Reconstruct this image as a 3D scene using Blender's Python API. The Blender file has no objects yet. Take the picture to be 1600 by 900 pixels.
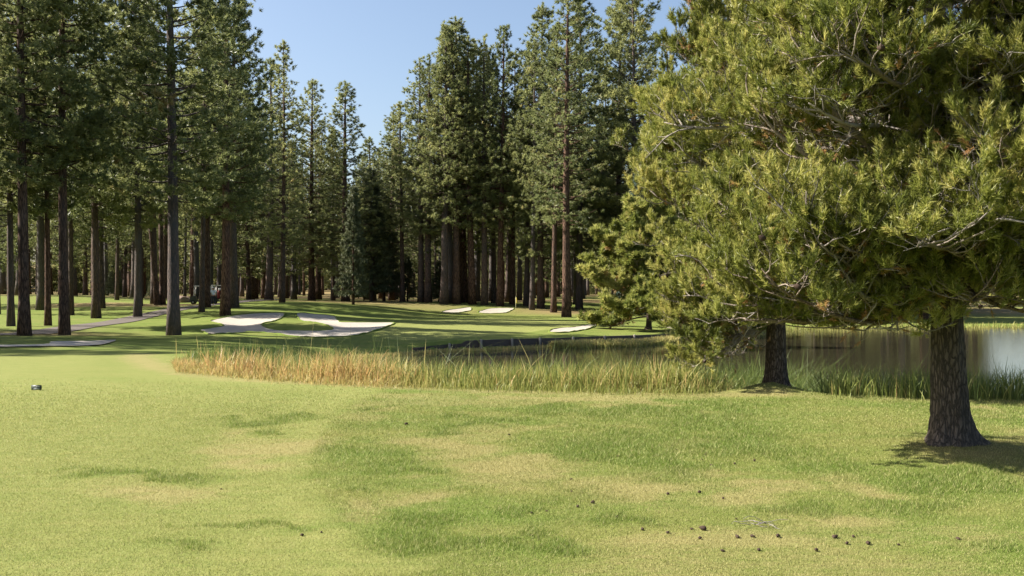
import bpy, bmesh, math, random
import numpy as np
from mathutils import Vector, Matrix, noise as mnoise

R = math.radians
rng = np.random.default_rng(7)
random.seed(7)
sc = bpy.context.scene
COL = sc.collection

# ------------------------------------------------------------------ camera maths
F = 1500.0          # focal length in photo pixels (photo 1600 wide)
HY = 455.0          # horizon row
CAMH = 1.7


def X_of(px, d):
    return (px - 800.0) / F * d


def Z_of(py, d):
    return CAMH - (py - HY) / F * d


# ------------------------------------------------------------------ mesh helpers
class MB:
    """collects verts / faces, builds ONE mesh object"""

    def __init__(self):
        self.v, self.q, self.t, self.c = [], [], [], []
        self.n = 0

    def add(self, verts, quads=None, tris=None, tint=None):
        verts = np.asarray(verts, dtype=np.float32).reshape(-1, 3)
        if quads is not None and len(quads):
            self.q.append(np.asarray(quads, dtype=np.int64).reshape(-1, 4) + self.n)
        if tris is not None and len(tris):
            self.t.append(np.asarray(tris, dtype=np.int64).reshape(-1, 3) + self.n)
        self.v.append(verts)
        if tint is None:
            tint = np.zeros(len(verts), dtype=np.float32)
        tint = np.broadcast_to(np.asarray(tint, dtype=np.float32), (len(verts),))
        self.c.append(tint)
        self.n += len(verts)

    def box(self, cx, cy, cz, sx, sy, sz, rot=None):
        s = np.array([[x, y, z] for x in (-.5, .5) for y in (-.5, .5) for z in (-.5, .5)])
        v = s * np.array([sx, sy, sz])
        if rot is not None:
            v = v @ np.array(rot).T
        v = v + np.array([cx, cy, cz])
        f = [[0, 1, 3, 2], [4, 6, 7, 5], [0, 4, 5, 1], [2, 3, 7, 6], [0, 2, 6, 4], [1, 5, 7, 3]]
        self.add(v, quads=f)

    def tube(self, pts, radii, sides=6, cap=True, tint=None, wob=0.0, twist=None):
        pts = np.asarray(pts, dtype=np.float64)
        n = len(pts)
        radii = np.broadcast_to(np.asarray(radii, dtype=np.float64), (n,))
        d = np.gradient(pts, axis=0)
        d /= np.linalg.norm(d, axis=1)[:, None] + 1e-9
        ref = np.array([0, 0, 1.0]) if abs(d[0][2]) < 0.8 else np.array([1.0, 0, 0])
        a = np.cross(d, ref)
        a /= np.linalg.norm(a, axis=1)[:, None] + 1e-9
        b = np.cross(d, a)
        ang = np.linspace(0, 2 * np.pi, sides, endpoint=False)
        ca, sa = np.cos(ang), np.sin(ang)
        rr = radii[:, None] * (1 + (wob * rng.uniform(-1, 1, (n, sides)) if wob else 0))
        ring = pts[:, None, :] + rr[:, :, None] * (ca[None, :, None] * a[:, None, :] + sa[None, :, None] * b[:, None, :])
        v = ring.reshape(-1, 3)
        i = np.arange(n - 1)[:, None] * sides
        j = np.arange(sides)[None, :]
        k = (j + 1) % sides
        q = np.stack([i + j, i + k, i + sides + k, i + sides + j], -1).reshape(-1, 4)
        t = None
        if cap:
            v = np.concatenate([v, pts[:1], pts[-1:]])
            jj = np.arange(sides)
            kk = (jj + 1) % sides
            t = np.concatenate([np.stack([kk, jj, np.full(sides, n * sides)], -1),
                                np.stack([(n - 1) * sides + jj, (n - 1) * sides + kk, np.full(sides, n * sides + 1)], -1)])
        self.add(v, quads=q, tris=t, tint=0.0 if tint is None else tint)

    def build(self, name, mat, parent=None, smooth=False, tint=False):
        me = bpy.data.meshes.new(name)
        v = np.concatenate(self.v)
        q = np.concatenate(self.q) if self.q else np.zeros((0, 4), np.int64)
        t = np.concatenate(self.t) if self.t else np.zeros((0, 3), np.int64)
        me.vertices.add(len(v))
        me.vertices.foreach_set('co', v.astype(np.float32).ravel())
        loops = np.concatenate([q.ravel(), t.ravel()]).astype(np.int32)
        me.loops.add(len(loops))
        me.loops.foreach_set('vertex_index', loops)
        starts = np.concatenate([np.arange(len(q)) * 4, len(q) * 4 + np.arange(len(t)) * 3]).astype(np.int32)
        me.polygons.add(len(starts))
        me.polygons.foreach_set('loop_start', starts)
        me.update(calc_edges=True)
        if smooth:
            me.polygons.foreach_set('use_smooth', np.ones(len(starts), dtype=bool))
        if tint:
            a = me.attributes.new('tint', 'FLOAT', 'POINT')
            a.data.foreach_set('value', np.concatenate(self.c).astype(np.float32))
        me.materials.append(mat)
        o = bpy.data.objects.new(name, me)
        COL.objects.link(o)
        if parent is not None:
            o.parent = parent
        return o


def tag(o, label=None, cat=None, group=None, kind=None):
    if label:
        o['label'] = label
    if cat:
        o['category'] = cat
    if group:
        o['group'] = group
    if kind:
        o['kind'] = kind
    return o


def empty(name, loc=(0, 0, 0), rz=0.0):
    o = bpy.data.objects.new(name, None)
    o.empty_display_size = 0.3
    COL.objects.link(o)
    o.location = loc
    o.rotation_euler = (0, 0, rz)
    return o


def copy_tree(o, parent=None):
    c = o.copy()
    COL.objects.link(c)
    if parent is not None:
        c.parent = parent
    for ch in list(o.children):
        copy_tree(ch, c)
    return c


# ------------------------------------------------------------------ materials
def mat(name):
    m = bpy.data.materials.new(name)
    m.use_nodes = True
    nt = m.node_tree
    for n in list(nt.nodes):
        nt.nodes.remove(n)
    out = nt.nodes.new('ShaderNodeOutputMaterial')
    return m, nt, out


def nd(nt, typ, **kw):
    n = nt.nodes.new(typ)
    for k, v in kw.items():
        if k.startswith('i_'):
            key = k[2:]
            key = int(key) if key.isdigit() else key.replace('_', ' ')
            n.inputs[key].default_value = v
        else:
            setattr(n, k, v)
    return n


def noise_tex(nt, vec, scale, detail=3.0, rough=0.55):
    n = nd(nt, 'ShaderNodeTexNoise')
    n.inputs['Scale'].default_value = scale
    n.inputs['Detail'].default_value = detail
    n.inputs['Roughness'].default_value = rough
    if vec is not None:
        nt.links.new(vec, n.inputs['Vector'])
    return n.outputs['Fac']


def ramp(nt, fac, stops, interp='LINEAR'):
    r = nd(nt, 'ShaderNodeValToRGB')
    r.color_ramp.interpolation = interp
    els = r.color_ramp.elements
    while len(els) < len(stops):
        els.new(0.5)
    for e, (p, c) in zip(els, stops):
        e.position = p
        e.color = (c[0], c[1], c[2], 1) if not isinstance(c, (int, float)) else (c, c, c, 1)
    nt.links.new(fac, r.inputs['Fac'])
    return r.outputs['Color']


def mixc(nt, fac, a, b, blend='MIX'):
    m = nd(nt, 'ShaderNodeMix', data_type='RGBA', blend_type=blend)
    for sock, val in ((m.inputs[0], fac), (m.inputs[6], a), (m.inputs[7], b)):
        if isinstance(val, (int, float)):
            sock.default_value = val
        elif isinstance(val, tuple):
            sock.default_value = (val[0], val[1], val[2], 1)
        else:
            nt.links.new(val, sock)
    return m.outputs[2]


def mth(nt, op, a, b=0.0, clamp=False):
    m = nd(nt, 'ShaderNodeMath', operation=op, use_clamp=clamp)
    for s, v in ((m.inputs[0], a), (m.inputs[1], b)):
        if isinstance(v, (int, float)):
            s.default_value = v
        else:
            nt.links.new(v, s)
    return m.outputs[0]


def mapping(nt, vec, scale=(1, 1, 1), rot=(0, 0, 0)):
    m = nd(nt, 'ShaderNodeMapping')
    m.inputs['Scale'].default_value = scale
    m.inputs['Rotation'].default_value = rot
    nt.links.new(vec, m.inputs['Vector'])
    return m.outputs['Vector']


def objcoord(nt):
    return nd(nt, 'ShaderNodeTexCoord').outputs['Object']


def bump(nt, h, strength, dist=0.02):
    b = nd(nt, 'ShaderNodeBump')
    b.inputs['Strength'].default_value = strength
    b.inputs['Distance'].default_value = dist
    nt.links.new(h, b.inputs['Height'])
    return b.outputs['Normal']


def principled(nt, out, color, rough=0.7, spec=0.3, normal=None, metallic=0.0):
    p = nd(nt, 'ShaderNodeBsdfPrincipled')
    if isinstance(color, tuple):
        p.inputs['Base Color'].default_value = (color[0], color[1], color[2], 1)
    else:
        nt.links.new(color, p.inputs['Base Color'])
    if isinstance(rough, (int, float)):
        p.inputs['Roughness'].default_value = rough
    else:
        nt.links.new(rough, p.inputs['Roughness'])
    p.inputs['Specular IOR Level'].default_value = spec
    p.inputs['Metallic'].default_value = metallic
    if normal is not None:
        nt.links.new(normal, p.inputs['Normal'])
    nt.links.new(p.outputs[0], out.inputs['Surface'])
    return p


def plain(name, color, rough=0.6, spec=0.3, var=0.12, scale=9.0, metallic=0.0, bumpy=0.0):
    m, nt, out = mat(name)
    oc = objcoord(nt)
    n = noise_tex(nt, oc, scale, 4)
    f = mth(nt, 'ADD', mth(nt, 'MULTIPLY', n, 2 * var), 1 - var)
    hsv = nd(nt, 'ShaderNodeHueSaturation')
    hsv.inputs['Color'].default_value = (*color, 1)
    nt.links.new(f, hsv.inputs['Value'])
    nrm = bump(nt, n, bumpy) if bumpy else None
    principled(nt, out, hsv.outputs[0], rough, spec, nrm, metallic)
    return m


def foliage_mat(name, stops, transl=0.35, rnd=0.25, spec=0.25, rough=0.55, ramp_scale=1.0):
    """needle colour from the per-tuft 'tint', a little different from tree to tree"""
    m, nt, out = mat(name)
    at = nd(nt, 'ShaderNodeAttribute', attribute_name='tint')
    col = ramp(nt, at.outputs['Fac'], stops)
    oi = nd(nt, 'ShaderNodeObjectInfo')
    hsv = nd(nt, 'ShaderNodeHueSaturation')
    nt.links.new(col, hsv.inputs['Color'])
    nt.links.new(mth(nt, 'ADD', mth(nt, 'MULTIPLY', oi.outputs['Random'], 2 * rnd), 1 - rnd), hsv.inputs['Value'])
    nt.links.new(mth(nt, 'ADD', mth(nt, 'MULTIPLY', oi.outputs['Random'], -0.022), 0.511), hsv.inputs['Hue'])
    p = nd(nt, 'ShaderNodeBsdfPrincipled')
    p.inputs['Roughness'].default_value = rough
    p.inputs['Specular IOR Level'].default_value = spec
    nt.links.new(hsv.outputs[0], p.inputs['Base Color'])
    tr = nd(nt, 'ShaderNodeBsdfTranslucent')
    nt.links.new(hsv.outputs[0], tr.inputs['Color'])
    mx = nd(nt, 'ShaderNodeMixShader')
    mx.inputs[0].default_value = transl
    nt.links.new(p.outputs[0], mx.inputs[1])
    nt.links.new(tr.outputs[0], mx.inputs[2])
    nt.links.new(mx.outputs[0], out.inputs['Surface'])
    return m


def bark_mat(name, dark, light, scale=5.0, stretch=0.16, strength=0.7, dist=0.03, tintmix=None):
    m, nt, out = mat(name)
    oc = objcoord(nt)
    v = mapping(nt, oc, (scale, scale, scale * stretch))
    vor = nd(nt, 'ShaderNodeTexVoronoi', feature='DISTANCE_TO_EDGE')
    vor.inputs['Scale'].default_value = 1.6
    wob = noise_tex(nt, v, 2.0, 4)
    vm = nd(nt, 'ShaderNodeVectorMath', operation='ADD')
    nt.links.new(v, vm.inputs[0])
    nt.links.new(wob, vm.inputs[1])
    nt.links.new(vm.outputs[0], vor.inputs['Vector'])
    plates = ramp(nt, vor.outputs['Distance'], [(0.0, 0.0), (0.22, 1.0)])
    fine = noise_tex(nt, v, 6.0, 5, 0.7)
    big = noise_tex(nt, oc, 0.55, 3)
    h = mth(nt, 'ADD', mth(nt, 'MULTIPLY', plates, 0.7), mth(nt, 'MULTIPLY', fine, 0.5))
    c1 = ramp(nt, mth(nt, 'MULTIPLY', h, 0.85, True), [(0.15, dark), (0.85, light)])
    oi = nd(nt, 'ShaderNodeObjectInfo')
    f = mth(nt, 'ADD', mth(nt, 'MULTIPLY', big, 0.5), mth(nt, 'MULTIPLY', oi.outputs['Random'], 0.5))
    grey = (sum(light) / 3 * 0.95,) * 3
    col = mixc(nt, ramp(nt, f, [(0.35, 0.0), (0.75, 0.75)]), c1, grey)
    if tintmix is not None:
        at = nd(nt, 'ShaderNodeAttribute', attribute_name='tint')
        pale = mixc(nt, fine, tuple(x * 0.6 for x in tintmix), tuple(x * 1.2 for x in tintmix))
        col = mixc(nt, at.outputs['Fac'], col, pale)
    principled(nt, out, col, 0.85, 0.15, bump(nt, h, strength, dist))
    return m


M = {}
M['pine_far'] = foliage_mat('forest_needles', [(0.0, (0.125, 0.148, 0.062)), (0.5, (0.245, 0.270, 0.104)), (0.9, (0.335, 0.345, 0.138)), (1.0, (0.37, 0.28, 0.13))], 0.50, 0.18, 0.45, 0.42)
M['fir'] = foliage_mat('fir_needles', [(0.0, (0.060, 0.078, 0.040)), (1.0, (0.150, 0.165, 0.078))], 0.2, 0.15)
M['spruce'] = foliage_mat('blue_spruce_needles', [(0.0, (0.050, 0.085, 0.065)), (1.0, (0.125, 0.170, 0.125))], 0.2, 0.1)
M['pine_near'] = foliage_mat('near_pine_needles', [(0.0, (0.084, 0.108, 0.022)), (0.45, (0.208, 0.234, 0.048)), (0.84, (0.440, 0.430, 0.130)), (0.90, (0.38, 0.300, 0.10)), (0.93, (0.40, 0.25, 0.095)), (1.0, (0.42, 0.245, 0.11))], 0.48, 0.06, 0.4, 0.45)
M['bark_far'] = bark_mat('ponderosa_bark', (0.022, 0.013, 0.010), (0.150, 0.088, 0.060), 5.0, 0.22, 0.8, 0.04)
M['bark_near'] = bark_mat('grey_pine_bark', (0.026, 0.019, 0.015), (0.160, 0.122, 0.096), 16.0, 0.26, 1.0, 0.03)
M['limb'] = bark_mat('weathered_limb_bark', (0.055, 0.038, 0.028), (0.22, 0.17, 0.13), 22.0, 0.5, 0.5, 0.01, tintmix=(0.50, 0.45, 0.40))
M['cone'] = plain('pine_cone_scales', (0.045, 0.029, 0.020), 0.8, 0.2, 0.4, 60)

# ------------------------------------------------------------------ terrain height
ctrl = []


def cp(px, py, d):
    ctrl.append((X_of(px, d), d, Z_of(py, d)))


for x in (-40, -25, -15, -8, 0, 8, 15, 25, 40):
    for y in (-12, -2, 6, 12):
        ctrl.append((x, y, 0.0))
for x in (-25, -15, -8, 0, 8, 15, 25):
    ctrl.append((x, 18, 0.0))
for px, col in {
    -350: [(556, 25.5), (545, 31), (530, 46), (517, 58), (503, 72), (486, 90), (464, 115), (460, 150), (459, 200)],
    50: [(560, 24.3), (545, 30.5), (532, 45), (523, 54), (509, 66), (495, 80), (480, 95), (462, 115), (460, 150), (459, 200)],
    170: [(556, 25.2), (541, 33), (531, 48), (510, 66), (493, 81), (480, 94), (464, 115), (462, 150), (460, 200)],
    270: [(553, 26.0), (543, 34), (533, 48), (524, 58), (500, 75), (478, 97), (468, 125), (465, 160), (461, 200)],
    370: [(552, 27.0), (543, 38), (533, 50), (523.5, 57.5), (510, 66), (491, 78), (474, 97), (468, 125), (465, 160)],
    450: [(541, 44), (533, 52), (527.5, 57.5), (514, 65), (489.5, 79), (474, 97), (469, 120), (466, 160), (461, 210)],
    560: [(546, 47.5), (537, 52), (526, 57.5), (513, 64), (505, 71), (496, 84), (480, 98), (471, 120), (466, 160), (461, 210)],
    690: [(531.5, 52.5), (522, 59), (511, 68), (502, 80), (495, 94), (489, 104), (476, 113), (471, 130), (467, 160), (461, 210)],
    790: [(530, 55), (520, 62), (510, 72), (501, 84), (496, 96), (490, 106), (478, 114), (472, 130), (467, 160), (461, 210)],
    880: [(527, 57), (519, 63), (510, 73), (502, 84), (497, 94), (490, 106), (481, 118), (473, 135), (467, 165), (461, 210)],
    1000: [(523, 61), (512, 71), (503, 84), (496, 98), (488, 115), (478, 135), (468, 165), (461, 210)],
    1150: [(518, 72), (506, 84), (497, 98), (488, 115), (470, 160), (462, 210)],
    1400: [(510, 87), (500, 98), (489, 115), (470, 160), (462, 210)],
    1700: [(510, 87), (500, 98), (489, 115), (470, 160), (462, 210)],
    2100: [(510, 87), (500, 98), (489, 115), (470, 160), (462, 210)],
}.items():
    for py, d in col:
        cp(px, py, d)
ctrl = np.array(ctrl)
SC = 50.0
_P = ctrl[:, :2] / SC


def _U(r2):
    return np.where(r2 > 1e-12, 0.5 * r2 * np.log(np.maximum(r2, 1e-12)), 0.0)


_n = len(_P)
_K = _U(((_P[:, None, :] - _P[None, :, :]) ** 2).sum(-1)) + np.eye(_n) * 2e-4
_A = np.zeros((_n + 3, _n + 3))
_A[:_n, :_n] = _K
_A[:_n, _n] = 1
_A[:_n, _n + 1:] = _P
_A[_n:, :_n] = _A[:_n, _n:].T
_W = np.linalg.solve(_A, np.concatenate([ctrl[:, 2], np.zeros(3)]))


def tps(x, y):
    x = np.clip(np.asarray(x, float), -110, 110)
    y = np.clip(np.asarray(y, float), -12, 215)
    p = np.stack([x.ravel(), y.ravel()], -1) / SC
    out = np.empty(len(p))
    for i in range(0, len(p), 20000):
        q = p[i:i + 20000]
        k = _U(((q[:, None, :] - _P[None, :, :]) ** 2).sum(-1))
        out[i:i + 20000] = k @ _W[:_n] + _W[_n] + q @ _W[_n + 1:]
    return out.reshape(x.shape)


def sstep(a, b, x):
    t = np.clip((x - a) / (b - a), 0, 1)
    return t * t * (3 - 2 * t)


def catmull(pts, n=4, closed=True):
    pts = np.asarray(pts, float)
    N = len(pts)
    out = []
    rngN = range(N if closed else N - 1)
    for i in rngN:
        if closed:
            p0, p1, p2, p3 = pts[(i - 1) % N], pts[i], pts[(i + 1) % N], pts[(i + 2) % N]
        else:
            p0, p1, p2, p3 = pts[max(i - 1, 0)], pts[i], pts[i + 1], pts[min(i + 2, N - 1)]
        for t in np.arange(n) / n:
            out.append(0.5 * ((2 * p1) + (-p0 + p2) * t + (2 * p0 - 5 * p1 + 4 * p2 - p3) * t * t + (-p0 + 3 * p1 - 3 * p2 + p3) * t ** 3))
    if not closed:
        out.append(pts[-1])
    return np.array(out)


def sdf(poly, x, y):
    """signed distance to a polygon, negative inside"""
    x = np.asarray(x, float)
    y = np.asarray(y, float)
    shape = x.shape
    x, y = x.ravel(), y.ravel()
    out = np.full(len(x), 1e9)
    ins = np.zeros(len(x), bool)
    N = len(poly)
    for i in range(N):
        ax, ay = poly[i]
        bx, by = poly[(i + 1) % N]
        dx, dy = bx - ax, by - ay
        t = np.clip(((x - ax) * dx + (y - ay) * dy) / (dx * dx + dy * dy + 1e-12), 0, 1)
        out = np.minimum(out, (x - ax - t * dx) ** 2 + (y - ay - t * dy) ** 2)
        c = ((ay > y) != (by > y)) & (x < (bx - ax) * (y - ay) / (by - ay + 1e-18) + ax)
        ins ^= c
    d = np.sqrt(out)
    return np.where(ins, -d, d).reshape(shape)


def sdf_fast(poly, x, y, pad):
    x = np.asarray(x, float)
    y = np.asarray(y, float)
    lo, hi = poly.min(0) - pad, poly.max(0) + pad
    m = (x > lo[0]) & (x < hi[0]) & (y > lo[1]) & (y < hi[1])
    out = np.full(x.shape, 1e3)
    if m.any():
        out[m] = sdf(poly, x[m], y[m])
    return out


WL = -1.5
pond_near = [(362, 29.5), (356, 25.5), (410, 22.2), (500, 20.4), (640, 19.7), (800, 18.9), (950, 18.4), (1100, 18.2), (1200, 18.3), (1300, 17.6), (1450, 17.0), (1600, 16.6), (1900, 16), (2300, 16)]
pond_far = [(2300, 84), (1900, 84), (1600, 84), (1400, 84), (1250, 80), (1150, 71), (1080, 65), (1000, 60.2), (940, 58.3), (860, 55.8), (800, 54.2), (752, 52.7), (700, 52), (675, 51.3), (640, 49.5), (560, 47.2), (500, 44.5), (440, 39.0), (392, 33.5)]
POND = np.array([(X_of(p, d), d) for p, d in pond_near + pond_far])

TREE1 = (X_of(1487, 10.15), 10.15)
TREE2 = (X_of(1212, 16.9), 16.9)


def z0(x, y):
    """terrain without the bunkers"""
    x = np.asarray(x, float)
    y = np.asarray(y, float)
    b = tps(x, y)
    b = b + 0.03 * np.sin(x * 0.31 + 1.3) * np.sin(y * 0.27) * sstep(2, 8, y)
    b = b + 0.10 * np.exp(-((x - TREE1[0]) ** 2 + (y - TREE1[1]) ** 2) / 0.9)
    b = b + 0.26 * np.exp(-(((x - TREE2[0]) / 0.75) ** 2 + ((y - TREE2[1]) / 0.7) ** 2))
    s = sdf_fast(POND, x, y, 6)
    px = 800 + F * x / np.maximum(y, 1.0)
    wall = sstep(625, 680, px) * sstep(1060, 1030, px) * (y > 44)
    lo = -1.0 + 0.5 * wall
    hi = np.where(y < 30, 1.9, 1.2) * (0.35 + 0.65 * sstep(330, 460, px))
    hi = hi * (1 - wall) + -0.04 * wall
    t = sstep(0, 1, np.clip((s - lo) / (hi - lo), 0, 1))
    return (WL - 0.55) + (b - (WL - 0.55)) * t


def ray_ground(px, py, d0=3.0, d1=260.0, fn=z0):
    d = np.exp(np.linspace(math.log(d0), math.log(d1), 2500))
    x = (px - 800.0) / F * d
    zr = CAMH - (py - HY) / F * d
    g = fn(x, d)
    hit = np.nonzero(zr <= g)[0]
    i = hit[0] if len(hit) else len(d) - 1
    return x[i], d[i], g[i]


def outline(pix, n=3, d0=3.0):
    pix = catmull(pix, n)
    return np.array([ray_ground(p, q, d0)[:2] for p, q in pix])


BUNK = {}
BUNK['main'] = outline([(439, 490), (404, 490.5), (372, 493.5), (350, 497.5), (329, 502.5), (345, 507), (349, 511), (330, 514), (312, 516.5), (318, 520), (329, 523.5), (360, 522.5), (387, 520.5), (420, 521.5), (440, 524), (470, 527.5), (500, 528), (530, 527), (560, 524.5), (589, 517), (603, 512), (616, 506.5), (610, 505), (580, 505), (545, 505), (530, 504), (526, 497), (514, 493.8), (490, 491.5), (468, 490), (464, 494), (474, 504), (505, 508.5), (521, 514), (514, 517), (480, 518), (430, 517), (412, 512.5), (411, 508), (425, 504), (440, 497), (445, 491.5)], 3, 40)
BUNK['left'] = outline([(-40, 542), (40, 541), (76, 539.5), (80, 535.5), (120, 534.8), (145, 534.3), (181, 533), (168, 538), (155, 541), (120, 543), (60, 543.5), (-40, 545)], 3, 20)
BUNK['backa'] = outline([(689, 488.5), (700, 485), (720, 482.5), (734, 481), (737, 484), (732, 487), (718, 489), (700, 489.6)], 3, 80)
BUNK['backb'] = outline([(747, 489.6), (754, 485.6), (770, 482.6), (802, 482), (800, 485), (790, 489.4), (770, 490.2)], 3, 80)
BUNK['right'] = outline([(858, 518), (870, 514.5), (898, 512), (920, 508), (933, 504.5), (936, 507), (926, 512.5), (912, 516.5), (885, 520.5), (862, 521)], 3, 50)


ISLE = ray_ground(455, 510, 40)[:2]


def z1(x, y):
    z = z0(x, y)
    x = np.asarray(x, float)
    y = np.asarray(y, float)
    z = z + 0.24 * np.exp(-(((x - ISLE[0]) / 2.0) ** 2 + ((y - ISLE[1]) / 2.6) ** 2))
    for k, poly in BUNK.items():
        s = sdf_fast(poly, x, y, 4)
        dep = {'main': 0.10, 'left': 0.12, 'backa': 0.06, 'backb': 0.06, 'right': 0.08}[k]
        z = z - dep * sstep(0.0, -1.6, s) + 0.045 * np.exp(-((s - 0.6) / 0.6) ** 2) * (s > -0.4)
    return z


# ---- fast bilinear lookup
gx = np.unique(np.round(np.concatenate([np.arange(-36, 36.01, 0.3), np.linspace(36, 130, 70), -np.linspace(36, 130, 70), np.geomspace(130, 2500, 14), -np.geomspace(130, 2500, 14)]), 4))
gy = np.unique(np.round(np.concatenate([np.linspace(-60, 2, 20), np.arange(2, 70, 0.28), np.arange(70, 126, 0.5), np.linspace(126, 230, 60), np.geomspace(230, 3000, 16)]), 4))
GX, GY = np.meshgrid(gx, gy)
GZ = z1(GX, GY) + 16.0 * sstep(260, 560, GY)


def gz(x, y):
    x = np.asarray(x, float)
    y = np.asarray(y, float)
    i = np.clip(np.searchsorted(gx, x) - 1, 0, len(gx) - 2)
    j = np.clip(np.searchsorted(gy, y) - 1, 0, len(gy) - 2)
    u = (x - gx[i]) / (gx[i + 1] - gx[i])
    v = (y - gy[j]) / (gy[j + 1] - gy[j])
    return (GZ[j, i] * (1 - u) * (1 - v) + GZ[j, i + 1] * u * (1 - v) + GZ[j + 1, i] * (1 - u) * v + GZ[j + 1, i + 1] * u * v)


# ---- turf zones
def vnoise(x, y, scale, seed=0, octv=3):
    """cheap value noise in numpy, 0..1"""
    tot = np.zeros(np.shape(x))
    amp, s, norm = 1.0, scale, 0.0
    for o in range(octv):
        xs, ys = np.asarray(x) * s + seed * 17.3 + o * 5.1, np.asarray(y) * s + seed * 9.7 + o * 3.3
        xi, yi = np.floor(xs).astype(np.int64), np.floor(ys).astype(np.int64)
        xf, yf = xs - xi, ys - yi
        xf, yf = xf * xf * (3 - 2 * xf), yf * yf * (3 - 2 * yf)

        def h(a, b):
            n = (a * 374761393 + b * 668265263 + seed * 1442695) & 0x7fffffff
            n = ((n ^ (n >> 13)) * 1274126177) & 0x7fffffff
            return ((n ^ (n >> 16)) & 0xffff) / 65535.0
        v = (h(xi, yi) * (1 - xf) + h(xi + 1, yi) * xf) * (1 - yf) + (h(xi, yi + 1) * (1 - xf) + h(xi + 1, yi + 1) * xf) * yf
        tot += amp * v
        norm += amp
        amp *= 0.5
        s *= 2.1
    return tot / norm


GREEN = outline([(600, 512), (640, 503), (700, 499), (770, 497), (850, 499), (905, 505), (900, 511), (850, 517), (790, 523), (720, 528), (660, 531), (612, 530), (590, 523)], 3, 50)
FAIR_L = outline([(-400, 900), (-400, 553), (0, 553), (180, 552), (270, 556), (262, 580), (330, 590), (440, 597), (560, 604), (590, 612), (560, 625), (520, 655), (492, 690), (482, 730), (490, 770), (525, 815), (575, 850), (620, 900)], 3, 3)
# lush patches (photo px centre, half sizes in px)
LUSH = [(260, 735, 150, 10), (420, 660, 90, 9), (660, 815, 75, 22), (720, 850, 160, 22), (640, 740, 60, 14), (330, 832, 50, 8), (400, 830, 45, 8), (265, 863, 40, 8), (540, 770, 30, 8), (820, 806, 40, 6), (860, 833, 40, 8),
        (980, 700, 130, 28), (1130, 690, 120, 22), (960, 640, 160, 16), (1090, 650, 120, 20), (1500, 755, 110, 22), (1230, 810, 80, 16), (1400, 790, 110, 14), (990, 818, 40, 8), (740, 660, 60, 10), (610, 635, 30, 10), (1060, 720, 60, 10), (1560, 850, 60, 14), (900, 860, 70, 12), (1060, 740, 70, 12)]
DRY = [(800, 740, 120, 30), (1080, 745, 110, 10), (1000, 775, 170, 22), (1120, 850, 200, 20), (1300, 820, 150, 16), (250, 770, 110, 26), (420, 700, 110, 24), (1060, 697, 60, 10), (860, 612, 220, 7), (330, 580, 70, 6), (1330, 770, 70, 16), (560, 810, 60, 20), (700, 700, 90, 18), (640, 775, 70, 14), (870, 720, 120, 16), (1560, 655, 60, 8), (1180, 770, 90, 14), (1000, 620, 120, 8)]


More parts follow.
